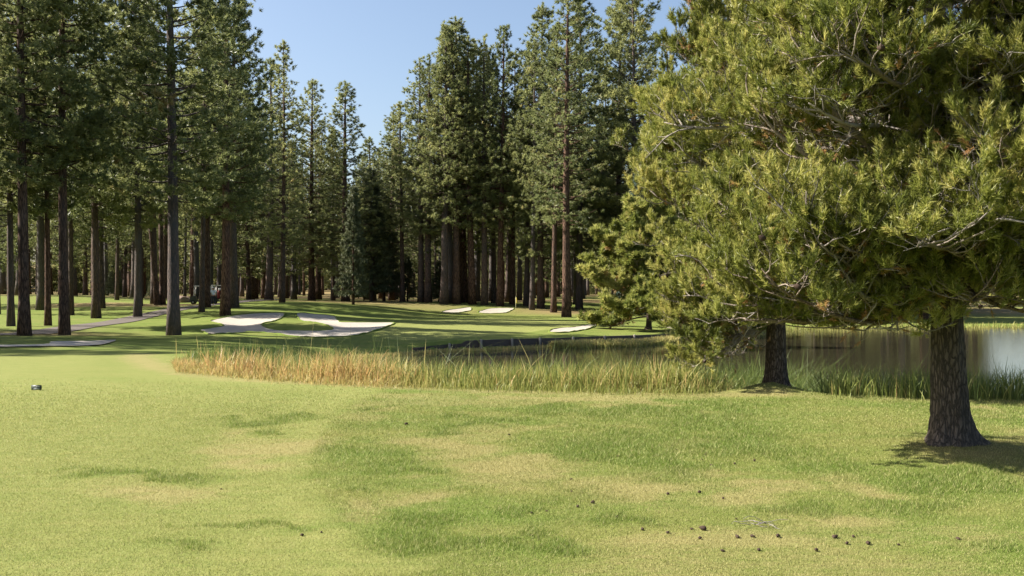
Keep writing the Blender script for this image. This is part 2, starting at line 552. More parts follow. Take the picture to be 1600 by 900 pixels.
def zones(x, y):
    """turf attributes: mown-pale, straw, lush, forest floor"""
    x = np.asarray(x, float)
    y = np.asarray(y, float)
    px = 800 + F * x / np.maximum(y, 0.5)
    flat = HY + F * CAMH / np.maximum(y, 0.5)
    wob = (vnoise(x, y, 0.9, 3) - 0.5)
    pale = sstep(0.10, -0.10, sdf_fast(FAIR_L, x, y, 3) + wob * 0.35) * 0.85
    sF = sdf_fast(FAIR_L, x, y, 3)
    pale = np.clip(pale + 0.5 * sstep(-0.55, -0.4, sF) * sstep(0.05, -0.05, sF) * (px > 440) * (flat > 615) - 0.25 * sstep(-0.5, -1.2, sF) * sstep(-2.2, -1.4, sF), 0, 1)
    pale = np.maximum(pale, sstep(0.3, -0.3, sdf_fast(GREEN, x, y, 3)))
    near = y < 27
    lush = np.zeros(x.shape)
    dry = np.zeros(x.shape)
    wx = (vnoise(x, y, 1.6, 11, 5) - 0.5) * 190
    wy = (vnoise(x, y, 1.9, 12, 5) - 0.5) * 64
    for cx, cy, a, b in LUSH:
        lush = np.maximum(lush, near * np.exp(-(((px + wx - cx) / a) ** 2 + ((flat + wy - cy) / b) ** 2) ** 1.5))
    for cx, cy, a, b in DRY:
        dry = np.maximum(dry, near * np.exp(-(((px + wx - cx) / a) ** 2 + ((flat + wy - cy) / b) ** 2) ** 1.5))
    lush = np.maximum(lush, near * 0.22 * np.exp(-((sF - 0.28) / 0.32) ** 2) * (px > 420) * (flat > 625))
    # patchy everywhere in the near rough
    n1 = vnoise(x, y, 0.55, 21, 4)
    rough_near = near * (1 - pale)
    lush = np.maximum(lush, rough_near * sstep(0.58, 0.72, n1) * 0.6)
    dry = np.maximum(dry, rough_near * sstep(0.46, 0.34, n1) * 0.6)
    # band of straw along the reeds
    s = sdf_fast(POND, x, y, 8)
    dry = np.maximum(dry, near * np.exp(-((s - 2.3) / 0.5) ** 2) * 0.9)
    # mid-distance rough is a deeper green
    mid = sstep(27, 33, y)
    lush = np.maximum(lush, mid * (1 - pale) * (0.45 + 0.5 * (vnoise(x, y, 0.12, 5) - 0.5)))
    apron = sstep(12, 5, sdf_fast(GREEN, x, y, 14)) * (1 - pale)
    lush = lush * (1 - 0.65 * apron)
    # pine straw under the trees
    far = sstep(100, 124, y + 14 * (vnoise(x, y, 0.05, 8) - 0.5) - 8 * sstep(-20, -60, x))
    fl = np.maximum(far * sstep(0.28, 0.55, vnoise(x, y, 0.07, 31)), sstep(150, 260, y))
    fl = np.maximum(fl, 0.9 * mid * sstep(0.60, 0.72, vnoise(x, y, 0.11, 33)) * sstep(-18, -26, x) * (y > 55))
    fl = np.maximum(fl, np.exp(-(((x - X_of(890, 108)) / 7) ** 2 + ((y - 110) / 7) ** 2)))
    fl = np.maximum(fl, 0.9 * np.exp(-(((x - X_of(45, 55)) / 4.5) ** 2 + ((y - 56) / 3.0) ** 2)))
    # bare litter right at the feet of the near pines
    for tx, ty in (TREE1, TREE2):
        fl = np.maximum(fl, 0.3 * np.exp(-((x - tx) ** 2 + (y - ty) ** 2) / 0.7))
    return pale, np.clip(dry, 0, 1), np.clip(lush, 0, 1), np.clip(fl, 0, 1)


def turf_nodes(nt, oc, blade=False):
    at = nd(nt, 'ShaderNodeAttribute', attribute_name='zone')
    sep = nd(nt, 'ShaderNodeSeparateColor')
    nt.links.new(at.outputs['Color'], sep.inputs[0])
    pale, dry, lush = sep.outputs[0], sep.outputs[1], sep.outputs[2]
    fl = at.outputs['Alpha']
    st = mapping(nt, oc, (0.55, 1.3, 1.0))
    n_big = noise_tex(nt, st, 0.9, 5, 0.6)
    n_mid = noise_tex(nt, st, 5.0, 5, 0.65)
    n_fine = noise_tex(nt, oc, 55.0, 4, 0.7)
    base = mixc(nt, ramp(nt, n_big, [(0.35, 0.0), (0.65, 1.0)]), (0.108, 0.150, 0.028), (0.158, 0.170, 0.046))
    palec = mixc(nt, ramp(nt, n_mid, [(0.3, 0.0), (0.7, 1.0)]), (0.156, 0.183, 0.048), (0.212, 0.215, 0.070))
    c = mixc(nt, pale, base, palec)
    jig = mth(nt, 'SUBTRACT', n_mid, 0.5)
    st2 = mapping(nt, oc, (0.6, 1.8, 1.0))
    n_rag = noise_tex(nt, st2, 13.0, 5, 0.7)
    jit = mth(nt, 'ADD', mth(nt, 'MULTIPLY', jig, 1.1), mth(nt, 'MULTIPLY', mth(nt, 'SUBTRACT', n_rag, 0.5), 1.3))
    d2 = ramp(nt, mth(nt, 'ADD', dry, mth(nt, 'MULTIPLY', jit, 0.8)), [(0.30, 0.0), (0.85, 1.0)])
    l2 = ramp(nt, mth(nt, 'ADD', lush, mth(nt, 'MULTIPLY', jit, 0.9)), [(0.32, 0.0), (0.72, 1.0)])
    c = mixc(nt, mth(nt, 'MULTIPLY', d2, 0.62), c, (0.250, 0.208, 0.092))
    c = mixc(nt, mth(nt, 'MULTIPLY', l2, 0.64), c, (0.088, 0.136, 0.019))
    f2 = mth(nt, 'ADD', fl, mth(nt, 'MULTIPLY', jig, mth(nt, 'MULTIPLY', fl, 1.5)), True)
    c = mixc(nt, mth(nt, 'MULTIPLY', f2, 0.9), c, (0.20, 0.140, 0.072))
    if not blade:
        c = mixc(nt, mth(nt, 'MULTIPLY', ramp(nt, n_fine, [(0.25, 1.0), (0.55, 0.0)]), 0.55), c, mixc(nt, 0.5, c, (0.055, 0.062, 0.016)))
    return c, n_mid, n_fine


m, nt, out = mat('turf')
oc = objcoord(nt)
c, nm, nf = turf_nodes(nt, oc)
hh = mth(nt, 'ADD', nf, mth(nt, 'MULTIPLY', nm, 1.0))
principled(nt, out, c, 0.9, 0.1, bump(nt, hh, 0.55, 0.03))
M['turf'] = m

m, nt, out = mat('grass_blade')
oc = objcoord(nt)
c, nm, nf = turf_nodes(nt, oc, True)
at = nd(nt, 'ShaderNodeAttribute', attribute_name='tint')
c = mixc(nt, ramp(nt, at.outputs['Fac'], [(0.6, 0.0), (1.0, 0.7)]), c, (0.32, 0.275, 0.14))
hs = nd(nt, 'ShaderNodeHueSaturation')
nt.links.new(c, hs.inputs['Color'])
nt.links.new(mth(nt, 'ADD', mth(nt, 'MULTIPLY', at.outputs['Fac'], 0.4), 1.25), hs.inputs['Value'])
p = nd(nt, 'ShaderNodeBsdfPrincipled')
p.inputs['Roughness'].default_value = 0.6
p.inputs['Specular IOR Level'].default_value = 0.25
nt.links.new(hs.outputs[0], p.inputs['Base Color'])
tr = nd(nt, 'ShaderNodeBsdfTranslucent')
nt.links.new(hs.outputs[0], tr.inputs['Color'])
mx = nd(nt, 'ShaderNodeMixShader')
mx.inputs[0].default_value = 0.4
nt.links.new(p.outputs[0], mx.inputs[1])
nt.links.new(tr.outputs[0], mx.inputs[2])
nt.links.new(mx.outputs[0], out.inputs['Surface'])
M['blade'] = m

# ---- ground sheet
mb = MB()
nyy, nxx = GX.shape
idx = np.arange(nyy * nxx).reshape(nyy, nxx)
quads = np.stack([idx[:-1, :-1], idx[:-1, 1:], idx[1:, 1:], idx[1:, :-1]], -1).reshape(-1, 4)
mb.add(np.stack([GX, GY, GZ], -1).reshape(-1, 3), quads=quads)
ground = mb.build('ground', M['turf'], smooth=True)
za = np.stack([a.ravel() for a in zones(GX, GY)], -1).astype(np.float32)
a = ground.data.attributes.new('zone', 'FLOAT_COLOR', 'POINT')
a.data.foreach_set('color', za.ravel())
tag(ground, 'mown golf course turf running from the camera to the forest floor', 'ground', kind='structure')

# ---- near grass blades
bx, by = [], []
N = 1200000
yy = rng.uniform(4.6 ** 0.5, 19.0 ** 0.5, N) ** 2
xx = rng.uniform(-0.62, 0.62, N) * yy + np.sign(rng.uniform(-1, 1, N)) * np.maximum(rng.exponential(1.0, N) - 0.8, 0) * (rng.uniform(0, 1, N) < 0.5) * 1.6
s = sdf_fast(POND, xx, yy, 5)
keep = s > 1.7
xx, yy = xx[keep], yy[keep]
pale, dry, lush, fl = zones(xx, yy)
kp = rng.uniform(0, 1, len(xx)) < np.clip(0.75 - 0.25 * dry + 0.3 * lush - 0.6 * fl - 0.15 * pale, 0.05, 1) * sstep(19.0, 12.0, yy)
xx, yy, pale, dry, lush, fl = (q[kp] for q in (xx, yy, pale, dry, lush, fl))
zz = gz(xx, yy)
n = len(xx)
scl = np.clip(yy / 9.0, 0.75, 2.0)
hgt = (0.006 + 0.010 * rng.uniform(0, 1, n)) * (1 + 1.5 * lush ** 2 + 0.3 * (1 - pale)) * scl ** 0.4
wid = 0.0030 * scl
ang = rng.uniform(0, 2 * np.pi, n)
lean = rng.uniform(0.2, 1.1, n) * hgt
la = rng.uniform(0, 2 * np.pi, n)
v = np.empty((n, 3, 3))
v[:, 0] = np.stack([xx + np.cos(ang) * wid, yy + np.sin(ang) * wid, zz - 0.003], -1)
v[:, 1] = np.stack([xx - np.cos(ang) * wid, yy - np.sin(ang) * wid, zz - 0.003], -1)
v[:, 2] = np.stack([xx + np.cos(la) * lean, yy + np.sin(la) * lean, zz + hgt], -1)
mb = MB()
mb.add(v.reshape(-1, 3), tris=np.arange(3 * n).reshape(-1, 3), tint=np.repeat(rng.uniform(0, 1, n), 3))
grass = mb.build('grass', M['blade'], tint=True)
a = grass.data.attributes.new('zone', 'FLOAT_COLOR', 'POINT')
a.data.foreach_set('color', np.repeat(np.stack([pale, dry, lush, fl], -1), 3, axis=0).astype(np.float32).ravel())
tag(grass, 'short mown grass, patchy green and straw coloured, in the near lawn', 'grass', kind='stuff')

# ------------------------------------------------------------------ sand, path, water
m, nt, out = mat('bunker_sand')
oc = objcoord(nt)
n1 = noise_tex(nt, oc, 1.2, 4)
n2 = noise_tex(nt, mapping(nt, oc, (1.0, 4.0, 1.0), (0, 0, 0.5)), 5.0, 4)
c = mixc(nt, mth(nt, 'ADD', mth(nt, 'MULTIPLY', n1, 0.5), mth(nt, 'MULTIPLY', n2, 0.5)), (0.29, 0.262, 0.222), (0.40, 0.366, 0.315))
principled(nt, out, c, 0.95, 0.05, bump(nt, n2, 0.5, 0.05))
M['sand'] = m
m, nt, out = mat('path_asphalt')
oc = objcoord(nt)
c = mixc(nt, noise_tex(nt, oc, 0.8, 5), (0.085, 0.072, 0.064), (0.125, 0.108, 0.096))
principled(nt, out, c, 0.9, 0.2, bump(nt, noise_tex(nt, oc, 40, 2), 0.3))
M['path'] = m
m, nt, out = mat('pond_water')
oc = objcoord(nt)
v1 = mapping(nt, oc, (1.0, 2.2, 1.0))
w = mth(nt, 'ADD', noise_tex(nt, v1, 1.6, 3, 0.5), mth(nt, 'MULTIPLY', noise_tex(nt, v1, 6.0, 2), 0.25))
pr = principled(nt, out, (0.035, 0.032, 0.018), 0.03, 0.5, bump(nt, w, 0.10, 0.05))
pr.inputs['IOR'].default_value = 1.33
M['water'] = m


def grid_sheet(poly, off, name, material, step=0.35):
    """sheet that follows the ground inside an outline"""
    lo, hi = poly.min(0), poly.max(0)
    bm = bmesh.new()
    vs = [bm.verts.new((p[0], p[1], 0)) for p in poly]
    f = bm.faces.new(vs)
    f.normal_update()
    bmesh.ops.triangulate(bm, faces=[f])
    for k in np.arange(lo[0] + step, hi[0], step):
        g = bm.verts[:] + bm.edges[:] + bm.faces[:]
        bmesh.ops.bisect_plane(bm, geom=g, plane_co=(k, 0, 0), plane_no=(1, 0, 0))
    for k in np.arange(lo[1] + step, hi[1], step * 1.6):
        g = bm.verts[:] + bm.edges[:] + bm.faces[:]
        bmesh.ops.bisect_plane(bm, geom=g, plane_co=(0, k, 0), plane_no=(0, 1, 0))
    co = np.array([v.co[:] for v in bm.verts])
    z = gz(co[:, 0], co[:, 1]) + off
    for v, h in zip(bm.verts, z):
        v.co.z = h
    bm.normal_update()
    for f in bm.faces:
        if f.normal.z < 0:
            f.normal_flip()
        f.smooth = True
    me = bpy.data.meshes.new(name)
    bm.to_mesh(me)
    bm.free()
    me.materials.append(material)
    o = bpy.data.objects.new(name, me)
    COL.objects.link(o)
    return o


for k, lab in (('main', 'large white sand bunker curling round a grass tongue before the green'), ('left', 'shaded grey sand bunker at the edge of the fairway under the tall pines'), ('backa', 'small half shaded sand bunker behind the green'), ('backb', 'small bright sand bunker behind the green beside the flag'), ('right', 'narrow bright sand bunker on the green side nearest the round pine')):
    o = grid_sheet(BUNK[k], 0.045, 'sand_bunker', M['sand'], 0.6 if k == 'main' else 0.5)
    tag(o, lab, 'bunker', kind='structure')

for k, lab in (('main', 'rough turf lip round the large bunker'), ('backa', 'rough turf lip round the small half shaded bunker'), ('backb', 'rough turf lip round the small bright bunker'), ('right', 'rough turf lip round the narrow bright bunker')):
    P = BUNK[k]
    P = np.concatenate([P, P[:1]])
    seg = np.linalg.norm(np.diff(P, axis=0), axis=1)
    L_ = np.concatenate([[0], np.cumsum(seg)])
    m_ = int(L_[-1] / 0.35)
    t_ = np.linspace(0, L_[-1], m_)
    qx, qy = np.interp(t_, L_, P[:, 0]), np.interp(t_, L_, P[:, 1])
    qx = qx + 0.22 * (vnoise(qx, qy, 0.9, 61) - 0.5)
    qy = qy + 0.5 * (vnoise(qx, qy, 0.9, 62) - 0.5)
    rr_ = 0.025 + 0.085 * vnoise(qx, qy, 1.2, 63)
    mb = MB()
    mb.tube(np.stack([qx, qy, gz(qx, qy) + 0.015], -1), rr_, 7, cap=False, wob=0.3)
    o = mb.build('bunker_lip', M['turf'], smooth=True)
    a = o.data.attributes.new('zone', 'FLOAT_COLOR', 'POINT')
    a.data.foreach_set('color', np.tile(np.array([0, 0.15, 0.6, 0], np.float32), len(o.data.vertices)))
    tag(o, lab, 'turf lip', kind='structure')

# cart path: ribbon on the ground
cl = [(-60, 545, 52), (0, 533, 54), (50, 525, 56), (105, 515.5, 62), (150, 507.5, 68), (200, 499, 76), (255, 490.5, 84), (305, 483, 92), (345, 478, 98), (385, 473, 106), (420, 470, 118), (440, 468, 135)]
cpts = catmull([(X_of(a, d), d) for a, b, d in cl], 6, closed=False)
tg = np.gradient(cpts, axis=0)
tg /= np.linalg.norm(tg, axis=1)[:, None]
nr = np.stack([-tg[:, 1], tg[:, 0]], -1)
mb = MB()
rows = []
for k in np.linspace(-1.2, 1.2, 7):
    p = cpts + nr * k
    rows.append(np.stack([p[:, 0], p[:, 1], gz(p[:, 0], p[:, 1]) + 0.04], -1))
rows = np.stack(rows, 1)
L, Wd = rows.shape[:2]
ii = np.arange(L * Wd).reshape(L, Wd)
mb.add(rows.reshape(-1, 3), quads=np.stack([ii[:-1, :-1], ii[:-1, 1:], ii[1:, 1:], ii[1:, :-1]], -1).reshape(-1, 4))
o = mb.build('cart_path', M['path'], smooth=True)
tag(o, 'grey asphalt cart path curving away between the tall pines', 'path', kind='structure')

bm = bmesh.new()
cen = POND.mean(0)
for p in POND:
    bm.verts.new((p[0], p[1], WL))
f = bm.faces.new(bm.verts)
if f.normal.z < 0:
    f.normal_flip()
bm.normal_update()
if f.normal.z < 0:
    f.normal_flip()
bmesh.ops.triangulate(bm, faces=[f])
me = bpy.data.meshes.new('pond_water')
bm.to_mesh(me)
bm.free()
me.materials.append(M['water'])
o = bpy.data.objects.new('pond_water', me)
COL.objects.link(o)
tag(o, 'dark still pond water mirroring the trees beyond', 'water', kind='structure')

# ------------------------------------------------------------------ retaining wall
m, nt, out = mat('wet_timber')
oc = objcoord(nt)
v1 = mapping(nt, oc, (0.6, 0.6, 7))
c = mixc(nt, noise_tex(nt, v1, 3, 4), (0.022, 0.017, 0.013), (0.075, 0.058, 0.043))
principled(nt, out, c, 0.8, 0.3, bump(nt, noise_tex(nt, v1, 3, 4), 0.6))
M['timber'] = m
M['post'] = plain('weathered_post', (0.24, 0.21, 0.18), 0.85, 0.1, 0.25, 6)
wall = empty('retaining_wall', (X_of(752, 52.7), 52.7, WL))
tag(wall, 'low dark timber retaining wall along the far edge of the pond', 'wall')
wl_pts = [(655, 50.3, 0.22), (675, 51.3, 0.30), (700, 52.0, 0.33), (722, 52.35, 0.36), (730, 52.45, 0.5), (752, 52.7, 0.52), (800, 54.2, 0.5), (860, 55.8, 0.47), (940, 58.3, 0.46), (1000, 60.2, 0.45), (1045, 63.0, 0.40)]
wp = np.array([(X_of(a, d), d - 0.28, h) for a, d, h in wl_pts])
mb = MB()
nrm = np.gradient(wp[:, :2], axis=0)
nrm /= np.linalg.norm(nrm, axis=1)[:, None]
nrm = np.stack([-nrm[:, 1], nrm[:, 0]], -1)
org = np.array(wall.location)
prof = []
for i, p in enumerate(wp):
    fr = p[:2] + nrm[i] * 0
    bk = p[:2] + nrm[i] * 0.45
    prof.append([(fr[0], fr[1], WL - 0.5), (fr[0], fr[1], WL + p[2]), (bk[0], bk[1], WL + p[2]), (bk[0], bk[1], WL - 0.5)])
prof = np.array(prof).reshape(-1, 3) - org
q = []
for i in range(len(wp) - 1):
    for k in range(4):
        q.append([i * 4 + k, (i + 1) * 4 + k, (i + 1) * 4 + (k + 1) % 4, i * 4 + (k + 1) % 4])
q += [[0, 1, 2, 3], [(len(wp) - 1) * 4 + k for k in (3, 2, 1, 0)]]
mb.add(prof, quads=q)
mb.build('timber_face', M['timber'], wall)
for px in (703, 752, 800, 843, 894, 944, 990):
    x = np.interp(px, [a[0] for a in wl_pts], wp[:, 0])
    y = np.interp(px, [a[0] for a in wl_pts], wp[:, 1]) - 0.09
    h = np.interp(px, [a[0] for a in wl_pts], wp[:, 2])
    mb = MB()
    mb.tube([(x - org[0], y - org[1], -0.4), (x - org[0], y - org[1], h + 0.02), (x - org[0], y - org[1], h + 0.06)], [0.075, 0.07, 0.05], 8)
    mb.build('post', M['post'], wall)

# ------------------------------------------------------------------ reeds
m, nt, out = mat('reed_blade')
at = nd(nt, 'ShaderNodeAttribute', attribute_name='tint')
c = ramp(nt, at.outputs['Fac'], [(0.0, (0.105, 0.150, 0.036)), (0.35, (0.22, 0.245, 0.060)), (0.6, (0.36, 0.33, 0.11)), (0.8, (0.46, 0.35, 0.15)), (1.0, (0.48, 0.29, 0.12))])
p = nd(nt, 'ShaderNodeBsdfPrincipled')
p.inputs['Roughness'].default_value = 0.5
p.inputs['Specular IOR Level'].default_value = 0.3
nt.links.new(c, p.inputs['Base Color'])
tr = nd(nt, 'ShaderNodeBsdfTranslucent')
nt.links.new(c, tr.inputs['Color'])
mx = nd(nt, 'ShaderNodeMixShader')
mx.inputs[0].default_value = 0.4
nt.links.new(p.outputs[0], mx.inputs[1])
nt.links.new(tr.outputs[0], mx.inputs[2])
nt.links.new(mx.outputs[0], out.inputs['Surface'])
M['reed'] = m


def blades(mb, x, y, z, h, w, tint_base, tint_tip, lean=0.25):
    n = len(x)
    la = rng.uniform(0, 2 * np.pi, n)
    ln = np.abs(rng.normal(0, lean, n)) * h * np.where(rng.uniform(0, 1, n) < 0.1, 2.2, 1.0)
    ang = rng.uniform(0, np.pi, n)
    dx, dy = np.cos(ang), np.sin(ang)
    ts = np.array([0, 0.4, 0.75, 1.0])
    wf = np.array([0.8, 1.0, 0.7, 0.06])
    droop = rng.uniform(0, 0.25, n) * (rng.uniform(0, 1, n) < 0.4)
    V = np.empty((n, 8, 3))
    T = np.empty((n, 8))
    for k in range(4):
        t = ts[k]
        cx = x + np.cos(la) * ln * t ** 2
        cy = y + np.sin(la) * ln * t ** 2
        cz = z + h * (t - droop * t ** 3)
        V[:, 2 * k] = np.stack([cx + dx * w * wf[k], cy + dy * w * wf[k], cz], -1)
        V[:, 2 * k + 1] = np.stack([cx - dx * w * wf[k], cy - dy * w * wf[k], cz], -1)
        T[:, 2 * k] = T[:, 2 * k + 1] = tint_base + (tint_tip - tint_base) * t
    base = np.arange(n)[:, None, None] * 8
    q = np.array([[0, 1, 3, 2], [2, 3, 5, 4], [4, 5, 7, 6]])[None] + base
    mb.add(V.reshape(-1, 3), quads=q.reshape(-1, 4), tint=T.ravel())


front = [(272, 20.6), (300, 20.0), (400, 18.7), (500, 17.9), (640, 17.3), (800, 16.8), (950, 16.4), (1100, 16.2), (1150, 17.2), (1265, 17.4), (1300, 15.5), (1450, 14.9), (1600, 14.6), (1800, 14.3)]
fpx = np.array([a for a, b in front], float)
fd = np.array([b for a, b in front], float)
N = 70000
u = rng.uniform(0, 1, N)
pxs = 272 + (1800 - 272) * u
off = rng.uniform(0, 1, N) ** 0.8 * np.interp(pxs, [272, 330, 450, 600, 900, 1200, 1300, 1800], [1.0, 5.0, 5.5, 4.4, 4.4, 4.0, 3.4, 3.2])
d = np.interp(pxs, fpx, fd) + off + 0.12 * rng.normal(0, 1, N)
x = X_of(pxs, d)
dens = vnoise(x, d, 0.8, 41, 3)
keep = rng.uniform(0, 1, N) < np.interp(pxs, [272, 560, 700, 1230, 1300, 1800], [1, 1, 1, 0.9, 0.45, 0.35]) * (0.55 + 0.6 * dens)
pxs, off, d, x = pxs[keep], off[keep], d[keep], x[keep]
n = len(x)
z = np.maximum(gz(x, d), WL - 0.4) - 0.03
g = sstep(0.3, 2.6, off)
top_py = np.interp(pxs, [272, 300, 360, 560, 620, 700, 850, 1000, 1230, 1330, 1800], [563, 551, 547, 552, 563, 571, 568, 560, 560, 574, 577])
top_py = top_py + np.clip(rng.normal(6, 11, n), -10, 45) + 34 * sstep(0.5, 0.25, vnoise(x, d, 1.1, 47, 2))
edge_h = 0.36 + 0.22 * rng.uniform(0, 1, n)
h = np.minimum(CAMH - (top_py - HY) / F * d - z, edge_h + off * rng.uniform(0.35, 0.8, n))
h = np.maximum(h, 0.2)
tall = rng.uniform(0, 1, n) < 0.03
h = h * np.where(tall, 1.22, 1.0)
straw = np.clip(0.90 - 0.76 * g + rng.normal(0, 0.2, n) - 0.44 * sstep(540, 740, pxs) * (0.4 + 0.6 * (1 - g)) - 0.2 * sstep(1180, 1300, pxs), 0.0, 1.0)
straw = np.clip(straw + 0.25 * (vnoise(x, d, 0.5, 43) - 0.5), 0, 1)
tip = np.clip(straw - 0.15 + rng.uniform(-0.15, 0.3, n), 0, 0.95)
mb = MB()
blades(mb, x, d, z, h, 0.005 + 0.004 * rng.uniform(0, 1, n), straw, tip, 0.38)
# ragged straw in front of the stand
N = 3800
pf = 275 + 875 * rng.uniform(0, 1, N) ** 1.8
of = -np.abs(rng.normal(0, 0.35, N)) + 0.1
df = np.interp(pf, fpx, fd) + of
xf = X_of(pf, df)
blades(mb, xf, df, gz(xf, df) - 0.01, rng.uniform(0.06, 0.26, N) * np.exp(of * 0.8), np.full(N, 0.005), rng.uniform(0.45, 0.95, N) - 0.35 * sstep(560, 760, pf), rng.uniform(0.5, 0.95, N) - 0.35 * sstep(560, 760, pf), 0.6)
# seed stalks
ns = 70
pj = rng.choice(np.arange(n)[(pxs < 900) & (off > 0.6)], ns)
blades(mb, x[pj], d[pj], z[pj], h[pj] + rng.uniform(0.2, 0.55, ns), np.full(ns, 0.010), np.full(ns, 0.5), np.full(ns, 0.72), 0.12)
reeds = mb.build('reeds', M['reed'], tint=True)
tag(reeds, 'green and straw coloured reeds fringing the near bank of the pond', 'reeds', kind='stuff')
# sedge at the far edge
mb = MB()
N = 9000
pxs = rng.uniform(862, 1060, N)
d = np.interp(pxs, [862, 900, 1000, 1060], [54.3, 54.0, 55.0, 60.0]) + rng.uniform(0, 3.0, N) * sstep(855, 900, pxs)
x = X_of(pxs, d)
blades(mb, x, d, np.full(N, WL - 0.1), rng.uniform(0.25, 0.55, N), 0.02 + 0.01 * rng.uniform(0, 1, N), rng.uniform(0.25, 0.6, N), rng.uniform(0.45, 0.85, N), 0.3)
N = 3200
pxs = rng.uniform(520, 862, N)
d = np.interp(pxs, [p for p, _ in pond_far[::-1]], [q for _, q in pond_far[::-1]]) - 0.55 - rng.uniform(0, 0.9, N)
x = X_of(pxs, d)
blades(mb, x, d, np.full(N, WL - 0.1), rng.uniform(0.12, 0.32, N), np.full(N, 0.018), rng.uniform(0.4, 0.9, N), rng.uniform(0.5, 0.9, N), 0.35)
N = 5200
pxs = rng.uniform(1040, 1900, N)
d = np.interp(pxs, [1040, 1080, 1150, 1250, 1400, 1900], [61, 64, 70, 79, 83, 83]) + rng.uniform(-0.5, 1.8, N)
x = X_of(pxs, d)
blades(mb, x, d, gz(x, d) - 0.1, rng.uniform(0.4, 0.9, N), np.full(N, 0.03), rng.uniform(0.2, 0.6, N), rng.uniform(0.4, 0.7, N), 0.25)
sedge = mb.build('sedge', M['reed'], tint=True)
tag(sedge, 'yellow green sedge along the far shore of the pond', 'sedge', kind='stuff')

# ------------------------------------------------------------------ forest trees
def rot_from_z(dirs, roll):
    """rotation matrices taking +Z to dirs"""
    d = dirs / (np.linalg.norm(dirs, axis=1)[:, None] + 1e-9)
    ref = np.where(np.abs(d[:, 2:3]) < 0.95, np.array([[0, 0, 1.0]]), np.array([[1.0, 0, 0]]))
    a = np.cross(ref, d)
    a /= np.linalg.norm(a, axis=1)[:, None] + 1e-9
    b = np.cross(d, a)
    ca, sa = np.cos(roll)[:, None], np.sin(roll)[:, None]
    a2 = a * ca + b * sa
    b2 = -a * sa + b * ca
    return np.stack([a2, b2, d], -1)     # columns


def tuft_template(n, length, width, spread0=0.15, spread1=1.35, axis=0.0, seed=0):
    """n single-triangle needles leaving an axis along +Z"""
    r = np.random.default_rng(seed)
    th = r.uniform(spread0, spread1, n)
    ph = r.uniform(0, 2 * np.pi, n)
    dirs = np.stack([np.sin(th) * np.cos(ph), np.sin(th) * np.sin(ph), np.cos(th)], -1)
    root = np.stack([np.zeros(n), np.zeros(n), r.uniform(0, axis, n) if axis else np.zeros(n)], -1)
    ln = length * r.uniform(0.75, 1.15, n)
    rv = r.normal(0, 1, (n, 3))
    side = np.cross(dirs, rv)
    side /= np.linalg.norm(side, axis=1)[:, None]
    v = np.empty((n, 3, 3))
    v[:, 0] = root + side * width
    v[:, 1] = root - side * width
    v[:, 2] = root + dirs * ln[:, None]
    return v.reshape(-1, 3)


def put_tufts(mb, pos, dirs, scale, tint, templates, jit=0.06):
    pos = np.asarray(pos, float)
    n = len(pos)
    roll = rng.uniform(0, 2 * np.pi, n)
    Rm = rot_from_z(np.asarray(dirs, float), roll)
    pick = rng.integers(0, len(templates), n)
    for k, T in enumerate(templates):
        s = np.nonzero(pick == k)[0]
        if not len(s):
            continue
        V = np.einsum('nij,vj->nvi', Rm[s], T) * np.asarray(scale)[s][:, None, None] + pos[s][:, None, :]
        m_ = len(T)
        tn = np.repeat(np.clip(np.asarray(tint)[s][:, None] + rng.uniform(-jit, jit, (len(s), m_ // 3)), 0, 1), 3, axis=1)
        mb.add(V.reshape(-1, 3), tris=np.arange(len(s) * m_).reshape(-1, 3), tint=tn.ravel())


FAR_T = [tuft_template(27, 0.29, 0.029, 0.0, 1.8, 0.16, 100 + k) for k in range(6)]
FIR_T = [tuft_template(14, 0.34, 0.05, 0.5, 1.7, 0.3, 200 + k) for k in range(5)]


